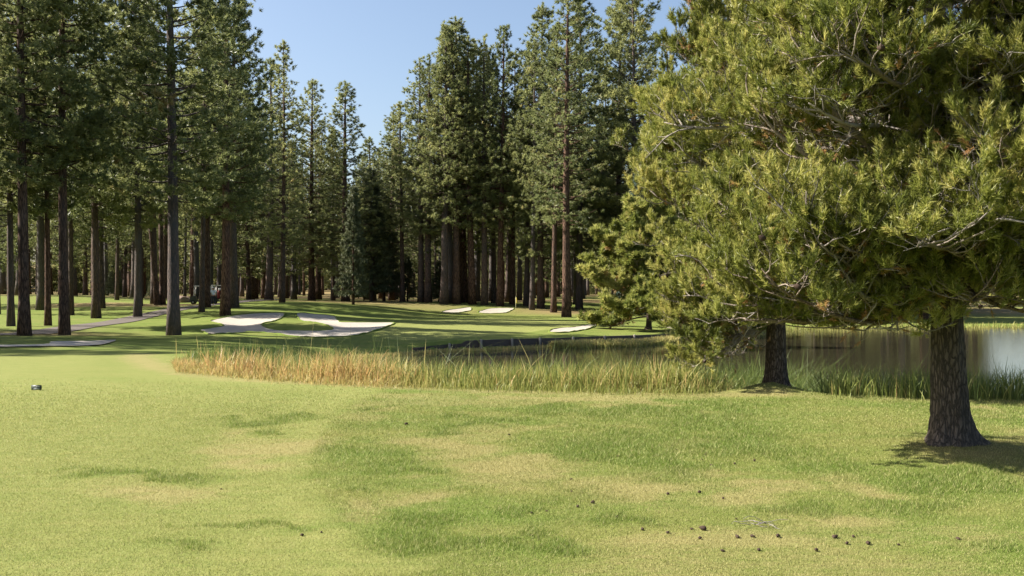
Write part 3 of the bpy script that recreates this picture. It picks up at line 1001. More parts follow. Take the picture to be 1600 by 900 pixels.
def forest_tree(H, rad, r_trunk, crown_lo, seed, fine=True, droop=0.0, gaps=0.0, dens=1.0):
    """trunk MB (with limbs) and crown MB for a tall straight pine"""
    r = np.random.default_rng(seed)
    tm, cm = MB(), MB()
    nz = 22
    zt = np.linspace(0, 1, nz) ** 0.9
    ph = r.uniform(0, 6.28, 2)
    bend = H * 0.006
    ax = lambda t: np.stack([bend * np.sin(t * 3.1 + ph[0]) - bend * math.sin(ph[0]), bend * np.cos(t * 2.6 + ph[1]) - bend * math.cos(ph[1]), t * H], -1)
    rr = r_trunk * (1 - zt) ** 0.75 * (1 + 0.35 * np.exp(-zt * H / 0.5)) + 0.02
    P = ax(zt)
    P[0, 2] = -0.3
    tm.tube(P, rr, 12, wob=0.05)
    pos, dirs, tint, scl = [], [], [], []
    z = crown_lo * H
    dz = 0.52
    while z < H - 0.5:
        t = (z / H - crown_lo) / (1 - crown_lo)
        # crown outline: full low down, narrow top
        prof = rad * (min(1, 0.55 + t * 2.2)) * 1.12 * (1 - t) ** 0.78 + 0.25
        nb = r.integers(3, 6)
        a0 = r.uniform(0, 6.28)
        for b in range(nb):
            if r.uniform() < gaps:
                continue
            az = a0 + b * 6.28 / nb + r.normal(0, 0.3)
            Lb = prof * r.uniform(0.55, 1.12)
            zb = z + r.uniform(-0.3, 0.3)
            base = ax(np.array([min(zb / H, 0.995)]))[0]
            dh = np.array([math.cos(az), math.sin(az), 0])
            el = -0.25 - droop + 0.75 * t + r.normal(0, 0.12)
            cu = 0.30 + r.normal(0, 0.08)
            f = lambda s: base + dh * (Lb * s)[:, None] + np.array([0, 0, 1.0]) * (Lb * (el * s + cu * s * s))[:, None]
            s = np.linspace(0, 1, 5)
            tm.tube(f(s), (0.02 + 0.014 * Lb) * (1 - s * 0.8), 4, cap=False)
            nc = int((3.5 + Lb * 3.0) * dens)
            ss = r.uniform(0.22, 1.02, nc) ** 0.75
            pp = f(ss)
            lat = r.normal(0, 0.17, nc) * Lb * np.sqrt(ss) * 1.0
            perp = np.array([-dh[1], dh[0], 0])
            pp = pp + perp * lat[:, None] + np.array([0, 0, 1]) * r.normal(0.05, 0.16, nc)[:, None]
            dd = dh * 0.7 + perp * (lat / (Lb + .1))[:, None] * 1.2 + np.array([0, 0, 1]) * r.uniform(0.35, 1.1, nc)[:, None]
            pos.append(pp)
            dirs.append(dd)
            tint.append(np.clip(r.normal(0.42, 0.17) + r.normal(0, 0.16, nc), 0, 0.93) + (0.3 if r.uniform() < 0.012 else 0))
            scl.append(r.uniform(0.75, 1.25, nc))
        z += dz * r.uniform(0.75, 1.25)
    # leader
    nl = 10
    pp = ax(np.linspace(0.965, 1.0, nl))
    pos.append(pp)
    dirs.append(np.tile([0, 0, 1.0], (nl, 1)) + r.normal(0, 0.3, (nl, 3)))
    tint.append(np.full(nl, 0.5))
    scl.append(np.full(nl, 0.9))
    put_tufts(cm, np.concatenate(pos), np.concatenate(dirs), np.concatenate(scl), np.concatenate(tint), FAR_T)
    return tm, cm


def fir_tree(H, rad, r_trunk, seed, crown_lo=0.04):
    r = np.random.default_rng(seed)
    tm, cm = MB(), MB()
    zt = np.linspace(0, 1, 12)
    P = np.stack([zt * 0, zt * 0, zt * H], -1)
    P[0, 2] = -0.3
    tm.tube(P, r_trunk * (1 - zt) ** 0.9 + 0.015, 10, wob=0.05)
    pos, dirs, tint, scl = [], [], [], []
    z = crown_lo * H
    while z < H - 0.2:
        t = z / H
        prof = rad * (1 - t) ** 0.85 + 0.15
        nb = r.integers(5, 8)
        a0 = r.uniform(0, 6.28)
        for b in range(nb):
            az = a0 + b * 6.28 / nb + r.normal(0, 0.25)
            Lb = prof * r.uniform(0.65, 1.1)
            base = np.array([0, 0, z + r.uniform(-0.15, 0.15)])
            dh = np.array([math.cos(az), math.sin(az), 0])
            el = -0.25 + 0.5 * t
            nc = int(4 + Lb * 5)
            ss = r.uniform(0.1, 1.0, nc) ** 0.7
            perp = np.array([-dh[1], dh[0], 0])
            lat = r.normal(0, 0.16, nc) * Lb * ss
            pp = base + dh * (Lb * ss)[:, None] + np.array([0, 0, 1]) * (Lb * (el * ss + 0.1 * ss ** 2) + r.normal(0, 0.06, nc))[:, None] + perp * lat[:, None]
            pos.append(pp)
            dirs.append(dh + perp * (2 * lat / (Lb + .1))[:, None] + np.array([0, 0, 1]) * r.uniform(-0.2, 0.4, nc)[:, None])
            tint.append(np.clip(r.normal(0.45, 0.2) + r.normal(0, 0.15, nc), 0, 1))
            scl.append(r.uniform(0.7, 1.2, nc))
        z += 0.38
    put_tufts(cm, np.concatenate(pos), np.concatenate(dirs), np.concatenate(scl), np.concatenate(tint), FIR_T)
    return tm, cm


BASE_H = 30.0
PROTO = []
for k, (rad, rt, lo, gp, dn) in enumerate([tuple(q) + (0.95,) if len(q) == 4 else q for q in [(4.3, 0.38, 0.24, 0.04), (3.7, 0.36, 0.28, 0.10), (4.6, 0.42, 0.16, 0.02), (3.4, 0.32, 0.22, 0.06), (4.0, 0.36, 0.32, 0.10), (3.9, 0.34, 0.12, 0.04), (3.2, 0.30, 0.38, 0.08), (4.2, 0.38, 0.25, 0.02, 1.9), (3.7, 0.36, 0.29, 0.03, 1.9), (4.6, 0.40, 0.18, 0.0, 1.45)]]):
    tm, cm = forest_tree(BASE_H, rad, rt, lo, 900 + k, gaps=gp, dens=dn)
    PROTO.append([tm, cm, rad, rt, None])


def place_pine(kind, x, y, H, rad, dia, label, group=None, rz=None, lean=(0, 0), name='pine_tree'):
    pr = PROTO[kind]
    if pr[4] is None:
        t = empty(name)
        pr[0].build('trunk', M['bark_far'], t, smooth=True)
        pr[1].build('crown', M['pine_far'], t, tint=True)
        pr[4] = t
    else:
        t = copy_tree(pr[4])
    t.name = name
    t.location = (x, y, float(gz(x, y)))
    t.rotation_euler = (lean[0], lean[1], random.uniform(0, 6.28) if rz is None else rz)
    sxy = rad / pr[2]
    t.scale = (sxy, sxy, H / BASE_H)
    ft = (dia / 2) / (pr[3] * sxy)
    for ch in t.children:
        if ch.name.startswith('trunk'):
            ch.scale = (ft, ft, 1)
    t['label'] = label
    t['category'] = 'pine tree'
    if group:
        t['group'] = group
    elif 'group' in t:
        del t['group']
    return t


G_TALL = 'tall pines at the forest edge'
# kind, px, depth, height, radius, trunk width px, label
FRONT = [
    (8, 38, 53, 30, 3.3, 16, 'tall dark pine nearest the left end of the shaded bunker'),
    (8, 101, 55, 31, 3.1, 14.5, 'dark straight pine behind the shaded bunker, beside the path'),
    (7, 271, 58, 32, 4.4, 18, 'biggest dark pine between the cart path and the large bunker'),
    (8, 150, 78, 29, 3.2, 12, 'shaded pine standing where the cart path bends'),
    (7, 215, 79, 30, 3.6, 11, 'dark pine on the near verge of the cart path'),
    (8, 75, 66, 26, 2.8, 9, 'slimmer pine behind the two dark bunker pines'),
    (8, 17, 65, 28, 3.0, 10, 'pine with brown trunk on the sandy verge beyond the path end'),
    (3, 159, 92, 29, 3.0, 9, 'pine hard behind the shaded path bend pine'),
    (4, 111, 82, 28, 2.9, 8, 'pine half hidden behind the dark straight path pine'),
    (7, 352, 77, 31, 3.4, 13.5, 'red brown trunked pine at the top of the large bunker'),
    (8, 366, 89, 31, 3.2, 12, 'dark pine just behind the red brown bunker pine'),
    (6, 315, 83, 27, 2.6, 8, 'slim pale trunked pine in front of the golf carts'),
    (4, 323, 90, 30, 3.0, 10.5, 'dark trunked pine touching the slim pale pine by the carts'),
    (3, 441, 99, 27, 2.6, 8, 'lone slightly leaning pine on the rise behind the large bunker'),
    (0, 420, 117, 29.3, 4.0, 11, 'pine with a thin spire top left of the open sky'),
    (2, 487, 121, 27.7, 3.9, 10, 'pine with a pointed top, first of the pair under the open sky'),
    (5, 540, 118, 26.9, 4.0, 11, 'full crowned pine, second of the pair under the open sky'),
    (5, 575, 142, 24, 3.6, 9, 'low topped pine at the bottom of the sky gap'),
    (2, 612, 136, 26.6, 4.0, 10, 'rounded pine at the right of the sky gap'),
    (9, 716, 120, 35.6, 5.6, 12, 'tallest broad pine rising above the flagged green'),
    (0, 745, 133, 35.4, 4.6, 10, 'pine with a ragged top close behind the tallest broad pine'),
    (3, 768, 138, 35.0, 4.0, 9, 'narrow pine beside the second sky gap'),
    (9, 845, 114, 36.0, 4.8, 10, 'tall pine at the other side of the second sky gap'),
    (1, 885, 98, 34.5, 4.0, 13, 'pine with thick red brown trunk beside the narrow bright bunker'),
    (9, 905, 116, 39, 5.4, 10, 'dense tall pine behind the thick red brown trunk'),
    (9, 966, 120, 42, 6.0, 11, 'dark dense pine behind the round pine by the pond'),
    (9, 990, 113, 43, 5.6, 10, 'tall dark pine right behind the blue green spruce'),
    (4, 694, 114, 33, 3.4, 12, 'thick dark pine trunk, first of the cluster behind the green'),
    (4, 704, 116, 33, 3.4, 12, 'thick dark pine trunk, middle of the cluster behind the green'),
    (1, 713, 114.5, 33, 3.4, 11, 'thick dark pine trunk, last of the cluster behind the green'),
    (6, 738, 115, 32, 3.4, 11, 'pale sunlit pine trunk beside the dark cluster'),
    (1, 757, 114.5, 32, 3.3, 10, 'greyish pine trunk above the small bright bunker'),
    (4, 781, 114, 33, 3.4, 10, 'dark pine trunk over the small bright bunker'),
    (6, 831, 111, 31, 3.0, 7.5, 'slim pale pine trunk beside the flag'),
    (6, 822, 117, 31, 3.0, 8, 'slightly leaning pine trunk behind the flag'),
    (6, 800, 118, 31, 3.0, 7.5, 'pale thin pine trunk just behind the flagstick'),
    (4, 865, 108, 32, 3.2, 8.5, 'dark pine trunk in the straw beside the thick red trunk'),
    (1, 658, 118, 30, 3.4, 9.5, 'dark brown pine trunk on the mound behind the green'),
    (1, 669, 117, 30, 3.4, 10.5, 'pine trunk paired with the dark brown one on the mound'),
    (6, 727, 122, 31, 3.2, 9, 'reddish pine trunk behind the pale sunlit one'),
    (6, 846, 120, 30, 2.7, 5.5, 'thinnest straight pine trunk behind the green'),
    (4, 772, 121, 31, 3, 8, 'reddish pine trunk hard by the dark one over the bright bunker'),
    (6, 629, 121, 25, 3.2, 7.5, 'pine trunk in sun at the end of the mound'),
]
for kd, px, d, H, rad, wpx, lab in FRONT:
    place_pine(kd, X_of(px, d), d, H, rad * 1.27, wpx * d / F, lab, G_TALL)
# two leaning pale trunks
place_pine(6, X_of(246, 99), 99, 27, 2.8, 8 * 99 / F, 'pale pine trunk leaning away to the left, one of a V-shaped pair', G_TALL, rz=0.4, lean=(0, -0.10))
place_pine(6, X_of(254, 99.5), 99.5, 27, 2.8, 8 * 99 / F, 'pale pine trunk leaning to the right, other of a V-shaped pair', G_TALL, rz=2.4, lean=(0, 0.05))

SKY = np.array([(-200, -100), (140, -60), (146, 95), (166, 60), (180, -50), (375, -20), (392, 130), (420, 100), (450, 180), (487, 135), (510, 195), (540, 140), (575, 220), (595, 195), (612, 183), (640, 200), (660, 130), (712, 35), (745, 78), (780, 105), (795, 118), (806, 60), (830, 15), (1000, 25), (1010, 30), (1500, 20), (1535, 395), (1650, 400), (1710, 60), (2400, 60)], float)


def sky_limit(px, half):
    xs = np.linspace(px - half, px + half, 9)
    return max(np.interp(px, SKY[:, 0], SKY[:, 1]), np.percentile(np.interp(xs, SKY[:, 0], SKY[:, 1]), 60))


taken = [(X_of(f[1], f[2]), f[2]) for f in FRONT]
CARTS = (X_of(318, 97), 97)


def free(x, y, dist):
    return all((x - a) ** 2 + (y - b) ** 2 > dist * dist for a, b in taken)


def path_clear(x, y):
    return np.min((cpts[:, 0] - x) ** 2 + (cpts[:, 1] - y) ** 2) > 2.6 ** 2


n_mid = 0
tries = 0
while n_mid < 185 and tries < 6000:
    tries += 1
    y = 112 + 118 * random.random() ** 1.1
    px = random.uniform(-60, 1010)
    if px < 330:
        y = 84 + 140 * random.random() ** 1.1
    x = X_of(px, y)
    if 450 < px < 900 and y < 117:
        continue
    if not free(x, y, 4.2) or not path_clear(x, y) or (abs(x - CARTS[0]) < 4 and abs(y - 97) < 4):
        continue
    kind = random.choice([0, 1, 2, 3, 4, 5, 5, 6, 6, 2])
    rad = random.uniform(2.7, 3.9)
    lim = sky_limit(px, rad / y * F)
    Hmax = CAMH + (HY - lim - random.uniform(8, 70)) / F * y - float(gz(x, y))
    H = min(Hmax, random.uniform(24, 35))
    if H < 13:
        continue
    taken.append((x, y))
    n_mid += 1
    place_pine(kind, x, y, H, rad * (0.6 + 0.4 * H / 30), random.uniform(0.4, 0.85), 'straight pine among the many trunks deep in the shaded forest', 'pines deep in the forest')
# trees over the water, behind the near pines
nr_ = 0
while nr_ < 54:
    y = random.uniform(95, 165)
    px = random.uniform(1010, 1545) if nr_ < 48 else random.uniform(1700, 1950)
    x = X_of(px, y)
    if not free(x, y, 3.2):
        continue
    taken.append((x, y))
    nr_ += 1
    place_pine(random.choice([2, 5, 5, 0]), x, y, random.uniform(26, 35), random.uniform(3.2, 4.6), random.uniform(0.5, 0.8), 'pine across the water, seen between the branches of the near trees', 'pines across the pond')
# pines to the left of the view, whose shade falls across the fairway
for (x, y) in [(-47, 30), (-64, 31), (-42, 39), (-50, 48), (-80, 40), (-62, 41), (-70, 48), (-78, 50), (-84, 44), (-43, 31.5), (-53, 34), (-36, 35), (-60, 33), (-68, 36), (-56, 38), (-76, 34), (-37, 41), (-44, 46), (-52, 42), (-61, 46), (-40, 52), (-47, 57), (-56, 52), (-66, 55), (-70, 42), (-58, 62)]:
    taken.append((x, y))
    place_pine(random.choice([0, 2, 2, 5]), x, y, random.uniform(27, 33), random.uniform(4.6, 6.0), random.uniform(0.5, 0.8), 'tall pine standing beyond the shaded bunker, outside the view', 'pines shading the fairway edge')
no = 0
while no < 3:
    y = random.uniform(68, 108)
    x = -random.uniform(y * 0.56 + 2, y * 0.56 + 55)
    if not free(x, y, 5.0):
        continue
    taken.append((x, y))
    no += 1
    place_pine(random.choice([0, 1, 2, 3, 4, 5]), x, y, random.uniform(26, 33), random.uniform(3.2, 4.4), random.uniform(0.5, 0.8), 'tall pine standing beyond the shaded bunker, outside the view', 'pines shading the fairway edge')

# firs
FIRP = []
for i, (px, d, H, rad, lab) in enumerate([(552, 104, 13.0, 1.9, 'small dark fir with boughs near the ground before the forest'), (580, 122, 17, 3.1, 'dark fir filling the gap under the low sky'), (600, 126, 15, 2.9, 'dark fir beside the larger fir at the forest edge'), (1000, 104, 15.5, 3.0, 'blue green spruce behind the round pine')]):
    blue = i == 3
    if i in (0, 3):
        tm, cm = fir_tree(14.0, 2.8, 0.22, 500 + i, 0.10 if i == 0 else 0.03)
        t = empty('spruce_tree' if blue else 'fir_tree')
        tm.build('trunk', M['bark_far'], t, smooth=True)
        cm.build('crown', M['spruce'] if blue else M['fir'], t, tint=True)
        FIRP = t
    else:
        t = copy_tree(FIRP)
    x = X_of(px, d)
    t.location = (x, d, float(gz(x, d)))
    t.rotation_euler = (0, 0, i * 1.3)
    t.scale = (rad / 2.8, rad / 2.8, H / 14.0)
    t['label'] = lab
    t['category'] = 'spruce tree' if blue else 'fir tree'
    if not blue:
        t['group'] = 'dark firs at the forest edge'

# young firs under the pines
for i in range(16):
    while True:
        y = random.uniform(122, 185)
        px = random.uniform(20, 880)
        x = X_of(px, y)
        if free(x, y, 2.2) and path_clear(x, y):
            break
    taken.append((x, y))
    t = copy_tree(bpy.data.objects['fir_tree'])
    hh_ = random.uniform(2.2, 6.0)
    t.location = (x, y, float(gz(x, y)))
    t.rotation_euler = (0, 0, random.uniform(0, 6.28))
    t.scale = (hh_ / 10.5, hh_ / 10.5, hh_ / 14.0)
    t['label'] = 'young fir a few metres high growing under the tall pines'
    t['group'] = 'young firs under the pines'

# the wood beyond, one mass
tmF, cmF = MB(), MB()
mass_t, mass_c = MB(), MB()
lowv = []
for k in range(3):
    T_ = [tuft_template(9, 0.75, 0.10, 0.0, 1.75, 0.2, 300 + j) for j in range(4)]
    keepT = FAR_T
    FAR_T = T_
    tm, cm = forest_tree(26.0, 4.2, 0.34, 0.02, 700 + k, dens=0.55)
    FAR_T = keepT
    lowv.append((np.concatenate(tm.v), np.concatenate(tm.q), np.concatenate(cm.v), np.concatenate(cm.t), np.concatenate(cm.c)))
for i in range(330):
    y = random.uniform(225, 340)
    px = random.uniform(-350, 2300)
    x = X_of(px, y)
    lim = sky_limit(px, 25) + 25
    H = min(CAMH + (HY - lim) / F * y - 0.6, random.uniform(20, 32))
    if H < 5:
        continue
    tv, tq, cv, ct, cc = lowv[i % 3]
    a = random.uniform(0, 6.28)
    s = random.uniform(0.9, 1.3)
    S = np.array([s, s, H / 26.0])
    Rz = np.array([[math.cos(a), -math.sin(a), 0], [math.sin(a), math.cos(a), 0], [0, 0, 1]])
    o_ = np.array([x, y, float(gz(x, y))])
    mass_c.add((cv * S) @ Rz.T + o_, tris=ct, tint=cc)
    mass_t.add((tv * S) @ Rz.T + o_, quads=tq)
fo = mass_c.build('forest', M['pine_far'], tint=True)
tag(fo, 'distant pine wood closing the view behind the trunks', 'forest', kind='stuff')
ft_ = mass_t.build('forest_trunks', M['bark_far'], fo)
ft_['kind'] = 'stuff'

# ------------------------------------------------------------------ near pines
NEAR_T = [tuft_template(32, 0.060, 0.0038, 0.25, 1.0, 0.10, 400 + k) for k in range(6)]
NEAR_T2 = [tuft_template(30, 0.070, 0.0052, 0.25, 1.05, 0.11, 420 + k) for k in range(6)]
MID_T = [tuft_template(24, 0.22, 0.020, 0.2, 1.4, 0.18, 440 + k) for k in range(5)]


def unit(v):
    return v / (np.linalg.norm(v) + 1e-9)


def wander(r, p0, d0, L, n, amp, up=0.0, up_end=None):
    pts = [np.array(p0, float)]
    d = unit(np.array(d0, float))
    for i in range(n):
        t = i / n
        u = up if up_end is None else up + (up_end - up) * t
        d = unit(d + r.normal(0, amp, 3) + np.array([0, 0, u]))
        pts.append(pts[-1] + d * L / n)
    return np.array(pts)


def at_t(P, t):
    f = t * (len(P) - 1)
    i = min(int(f), len(P) - 2)
    d = unit(P[i + 1] - P[i])
    return P[i] + (P[i + 1] - P[i]) * (f - i), d


def near_pine(name, x, y, label, H, r0, limbs, seed, templates, leanx=0.0, tuft_mul=1.0, roots=True, scale_t=1.0, extra=None, dense=1.0, ncones=20, tone0=0.40, zmin=0.0):
    r = np.random.default_rng(seed)
    t = empty(name, (x, y, float(gz(x, y))))
    tag(t, label, 'pine tree')
    # trunk with flutes and root flare
    mb = MB()
    rings, sides = 60, 40
    zt = np.concatenate([np.linspace(-0.25, 0.6, 20), np.linspace(0.65, H, 40)])
    ang = np.linspace(0, 2 * np.pi, sides, endpoint=False)
    V = []
    p1 = r.uniform(0, 6.28, 6)
    rootdirs = r.uniform(0, 6.28, 5)
    for z in zt:
        base = r0 * (max(1 - z / H, 0.02)) ** 0.8 + 0.012
        fl = 0.68 * math.exp(-max(z + 0.02, 0) / 0.12) + 0.18 * math.exp(-max(z, 0) / 0.5)
        lob = sum(np.maximum(np.cos(ang - a), 0) ** 8 for a in rootdirs)
        rad = base * (1 + 0.05 * np.sin(3 * ang + p1[0] + z * 0.8) + 0.035 * np.sin(7 * ang + p1[1] - z * 1.7))
        rad = rad + r0 * fl * (0.45 + 0.85 * lob)
        rad = rad * (1 + r.normal(0, 0.018, sides))
        cx = leanx * z
        V.append(np.stack([cx + rad * np.cos(ang), rad * np.sin(ang), np.full(sides, z) - (0.02 if z < 0 else 0)], -1))
    V = np.array(V)
    i = np.arange(len(zt) - 1)[:, None] * sides
    j = np.arange(sides)[None]
    q = np.stack([i + j, i + (j + 1) % sides, i + sides + (j + 1) % sides, i + sides + j], -1).reshape(-1, 4)
    mb.add(V.reshape(-1, 3), quads=q)
    mb.build('trunk', M['bark_near'], t, smooth=True)
    pos, dirs, tint, scl = [], [], [], []
    cones = []

    def shoots(P, rad_base, n, t0, tone):
        for _ in range(max(1, int(round(n * tuft_mul)))):
            tt = t0 + (1.03 - t0) * r.uniform() ** 0.75
            p, d = at_t(P, min(tt, 0.999))
            dd = unit(d * 0.7 + r.normal(0, 0.42, 3) + np.array([0, 0, 0.75]))
            pos.append(p + dd * r.uniform(0, 0.06))
            dirs.append(dd)
            v = tone + r.normal(0, 0.23)
            tint.append(min(max(v, 0), 0.84))
            scl.append(r.uniform(0.6, 1.35) * scale_t)
        # tip
        p, d = at_t(P, 0.999)
        pos.append(p)
        dirs.append(unit(d + np.array([0, 0, 0.4])))
        tint.append(min(max(tone + 0.1 + r.normal(0, 0.1), 0), 0.84))
        scl.append(1.15 * scale_t)

    for lim_ in limbs:
        z, az, L, el, rad = lim_[:5]
        bare = lim_[5] if len(lim_) > 5 else 0.0
        tone_l = r.normal(0, 0.11)
        lb = MB()
        dh = np.array([math.cos(az), math.sin(az), 0])
        p0 = np.array([leanx * z, 0, z]) + dh * r0 * 0.4 * max(1 - z / H, 0.1)
        P = wander(r, p0, dh * math.cos(el) + np.array([0, 0, math.sin(el)]), L, 12, 0.10, 0.0, 0.10)
        low_ = np.maximum(zmin - P[:, 2], 0)
        P[:, 2] += low_ * 1.25
        s = np.linspace(0, 1, 13)
        lb.tube(P, rad * (1 - s) ** 0.8 + 0.006, 8, wob=0.12, tint=np.clip(r.normal(0.12, 0.12), 0, 1))
        ns = int((5 + L * 4.2) * dense)
        for k in range(ns):
            ts = 0.16 + 0.84 * (k + r.uniform()) / ns
            p, d = at_t(P, min(ts, 0.99))
            sd = 1 if k % 2 else -1
            perp = unit(np.cross(d, [0, 0, 1])) * sd
            L2 = (0.28 + 0.30 * L * (1 - 0.62 * ts)) * r.uniform(0.6, 1.2)
            d2 = d * r.uniform(0.35, 0.9) + perp * r.uniform(0.5, 1.0) + np.array([0, 0, r.uniform(-0.25, 0.55)])
            dead = (ts < 0.62 and r.uniform() < 0.5) or (bare and ts < 0.85 and r.uniform() < bare)
            P2 = wander(r, p, d2, L2 * (0.8 if dead else 1), 7, 0.17 if not dead else 0.3, 0.06)
            P2[:, 2] += np.maximum(zmin - 0.08 - P2[:, 2], 0) * 1.1
            s2 = np.linspace(0, 1, 8)
            lb.tube(P2, rad * 0.30 * (1 - 0.5 * ts) * (1 - s2) ** 0.8 + 0.0035, 5, tint=r.uniform(0.55, 1.0) if dead else r.uniform(0, 0.3))
            n3 = int(3 + L2 * 5.0)
            for k3 in range(n3):
                t3 = 0.25 + 0.75 * (k3 + r.uniform()) / n3
                q0, d0 = at_t(P2, min(t3, 0.99))
                sd3 = 1 if k3 % 2 else -1
                pr3 = unit(np.cross(d0, [0, 0, 1]) + 1e-4) * sd3
                L3 = r.uniform(0.14, 0.36) * (1.2 - 0.5 * t3) * (0.8 + 0.2 * scale_t)
                P3 = wander(r, q0, d0 * 0.6 + pr3 * r.uniform(0.4, 1.0) + np.array([0, 0, r.uniform(-0.1, 0.7)]), L3, 4, 0.2 if not dead else 0.4, 0.10)
                s3 = np.linspace(0, 1, 5)
                lb.tube(P3, 0.0045 * (1 - s3 * 0.6) * (1 + 0.3 * (scale_t - 1)), 3, cap=False, tint=r.uniform(0.6, 1.0) if dead else r.uniform(0, 0.5))
                if dead:
                    if r.uniform() < 0.34:
                        q1, d1 = at_t(P3, 0.999)
                        pos.append(q1)
                        dirs.append(unit(d1 + np.array([0, 0, -0.4])))
                        tint.append(r.uniform(0.92, 1.0))
                        scl.append(0.8 * scale_t)
                else:
                    shoots(P3, 0, 2.6, 0.2, tone0 + tone_l + 0.12 * r.normal() + 0.10 * (ts - 0.5))
                    if r.uniform() < 0.10 and ts < 0.8:
                        q1, d1 = at_t(P3, 0.5)
                        for _ in range(3):
                            pos.append(q1 + r.normal(0, 0.03, 3))
                            dirs.append(unit(d1 + r.normal(0, 0.5, 3)))
                            tint.append(r.uniform(0.9, 1.0))
                            scl.append(0.85 * scale_t)
            if not dead and r.uniform() < 0.25:
                cones.append(at_t(P2, r.uniform(0.5, 0.9))[0])
        lb.build('branch', M['limb'], t, smooth=True, tint=True)
    cm = MB()
    put_tufts(cm, pos, dirs, scl, tint, templates, 0.05)
    cm.build('crown', M['pine_near'], t, tint=True)
    r.shuffle(cones)
    for c_ in cones[:ncones]:
        ck = MB()
        cone_geom(ck, c_ + np.array([0, 0, -0.03]), 0.028, unit(r.normal(0, 1, 3)))
        ck.build('cone', M['cone'], t)
    print(name, 'tufts', len(pos))
    return t


def cone_geom(mb, c, rad, axis):
    """a pine cone: rings of scales round a short axis"""
    prof = [(-1.0, 0.25), (-0.75, 0.8), (-0.3, 1.0), (0.2, 0.85), (0.7, 0.5), (1.1, 0.12)]
    Rm = rot_from_z(np.array([axis]), np.array([0.0]))[0]
    sides = 10
    V = []
    for i, (h, w) in enumerate(prof):
        for k in range(sides):
            a = 6.283 * (k + 0.5 * (i % 2)) / sides
            rr = rad * w * (1.18 if (k + i) % 2 else 0.8)
            V.append((rr * math.cos(a), rr * math.sin(a), h * rad * 1.25))
    V += [(0, 0, -1.25 * rad), (0, 0, 1.5 * rad)]
    V = np.array(V) @ Rm.T + c
    q, t = [], []
    for i in range(len(prof) - 1):
        for k in range(sides):
            q.append([i * sides + k, i * sides + (k + 1) % sides, (i + 1) * sides + (k + 1) % sides, (i + 1) * sides + k])
    n = len(prof) * sides
    for k in range(sides):
        t.append([(k + 1) % sides, k, n])
        t.append([(len(prof) - 1) * sides + k, (len(prof) - 1) * sides + (k + 1) % sides, n + 1])
    mb.add(V, quads=q, tris=t)


def auto_limbs(r, z0_, z1_, n, Lfun, elfun, rb):
    out = []
    for i in range(n):
        z = z0_ + (z1_ - z0_) * (i + r.uniform(-0.3, 0.3)) / n
        az = i * 2.39996 + r.normal(0, 0.25)
        L = Lfun(z, az) * r.uniform(0.8, 1.1)
        out.append((z, az, L, elfun(z) + r.normal(0, 0.1), rb * (0.55 + 0.25 * L / 3)))
    return out


r_ = np.random.default_rng(5)
# nearest pine
l1 = auto_limbs(r_, 1.75, 6.1, 30, lambda z, az: np.interp(z, [1.7, 2.6, 4.5, 6.3], [2.2, 2.6, 2.4, 0.8]), lambda z: np.interp(z, [1.7, 3, 7], [-0.04, 0.12, 0.5]), 0.055)
for k in range(36):
    zz_ = r_.uniform(1.75, 5.0)
    l1.append((zz_, r_.uniform(2.6, 6.5), np.interp(zz_, [1.7, 2.6, 4.5, 5.4], [2.0, 2.7, 2.3, 1.6]) * r_.uniform(0.75, 1.1), r_.uniform(-0.12, 0.35), 0.04))
for k in range(16):
    zz_ = r_.uniform(1.55, 1.9)
    l1.append((zz_, r_.uniform(3.3, 6.2), r_.uniform(1.1, 1.8), r_.uniform(-0.05, 0.1), 0.03))
for k in range(18):
    zz_ = r_.uniform(1.75, 4.8)
    l1.append((zz_, r_.uniform(5.0, 7.0), r_.uniform(1.6, 2.6), r_.uniform(-0.05, 0.3), 0.045, 0.85))
for k in range(10):
    zz_ = r_.uniform(1.8, 3.6)
    l1.append((zz_, r_.uniform(3.6, 5.4), r_.uniform(0.9, 1.7), r_.uniform(-0.15, 0.3), 0.035, 0.95))
for k in range(7):
    l1.append((r_.uniform(1.45, 1.75), r_.uniform(3.1, 4.3), r_.uniform(1.9, 2.7), r_.uniform(-0.14, -0.03), 0.035))
l1 += [(1.80, -0.55, 2.6, -0.02, 0.075, 1.0), (1.95, -0.95, 2.2, 0.03, 0.06, 1.0), (2.3, -0.75, 2.4, 0.05, 0.06, 1.0), (2.75, -1.0, 2.2, 0.1, 0.05, 1.0), (3.2, -0.6, 2.4, 0.1, 0.05, 1.0), (1.9, -2.3, 1.9, 0.0, 0.055, 0.9), (1.92, 0.05, 2.6, 0.0, 0.085), (1.85, 3.3, 2.4, -0.03, 0.085), (2.1, 2.6, 2.4, 0.03, 0.06), (1.6, 3.7, 2.1, -0.08, 0.05), (1.55, 3.3, 2.5, -0.12, 0.05), (1.6, 3.05, 2.4, -0.12, 0.05), (1.5, 3.5, 2.3, -0.1, 0.045), (1.7, 2.9, 1.8, 0.0, 0.05), (2.5, 3.45, 2.5, 0.1, 0.06), (2.9, 3.9, 2.8, 0.15, 0.05),
       (3.3, 3.2, 2.9, 0.15, 0.05), (3.6, 4.2, 2.6, 0.2, 0.05), (2.3, 4.4, 2.4, 0.05, 0.05), (2.6, 5.2, 2.4, 0.08, 0.05), (3.2, 5.0, 2.4, 0.1, 0.05), (3.0, 5.9, 2.5, 0.08, 0.05), (4.0, 5.6, 2.2, 0.2, 0.05), (3.9, 4.8, 2.3, 0.15, 0.05)]
near_pine('pine_tree', TREE1[0], TREE1[1], 'large spreading pine closest to the camera with roots flaring in the grass', 6.6, 0.172, l1, 31, NEAR_T, leanx=-0.04, tuft_mul=2.2, dense=1.3, zmin=1.28)
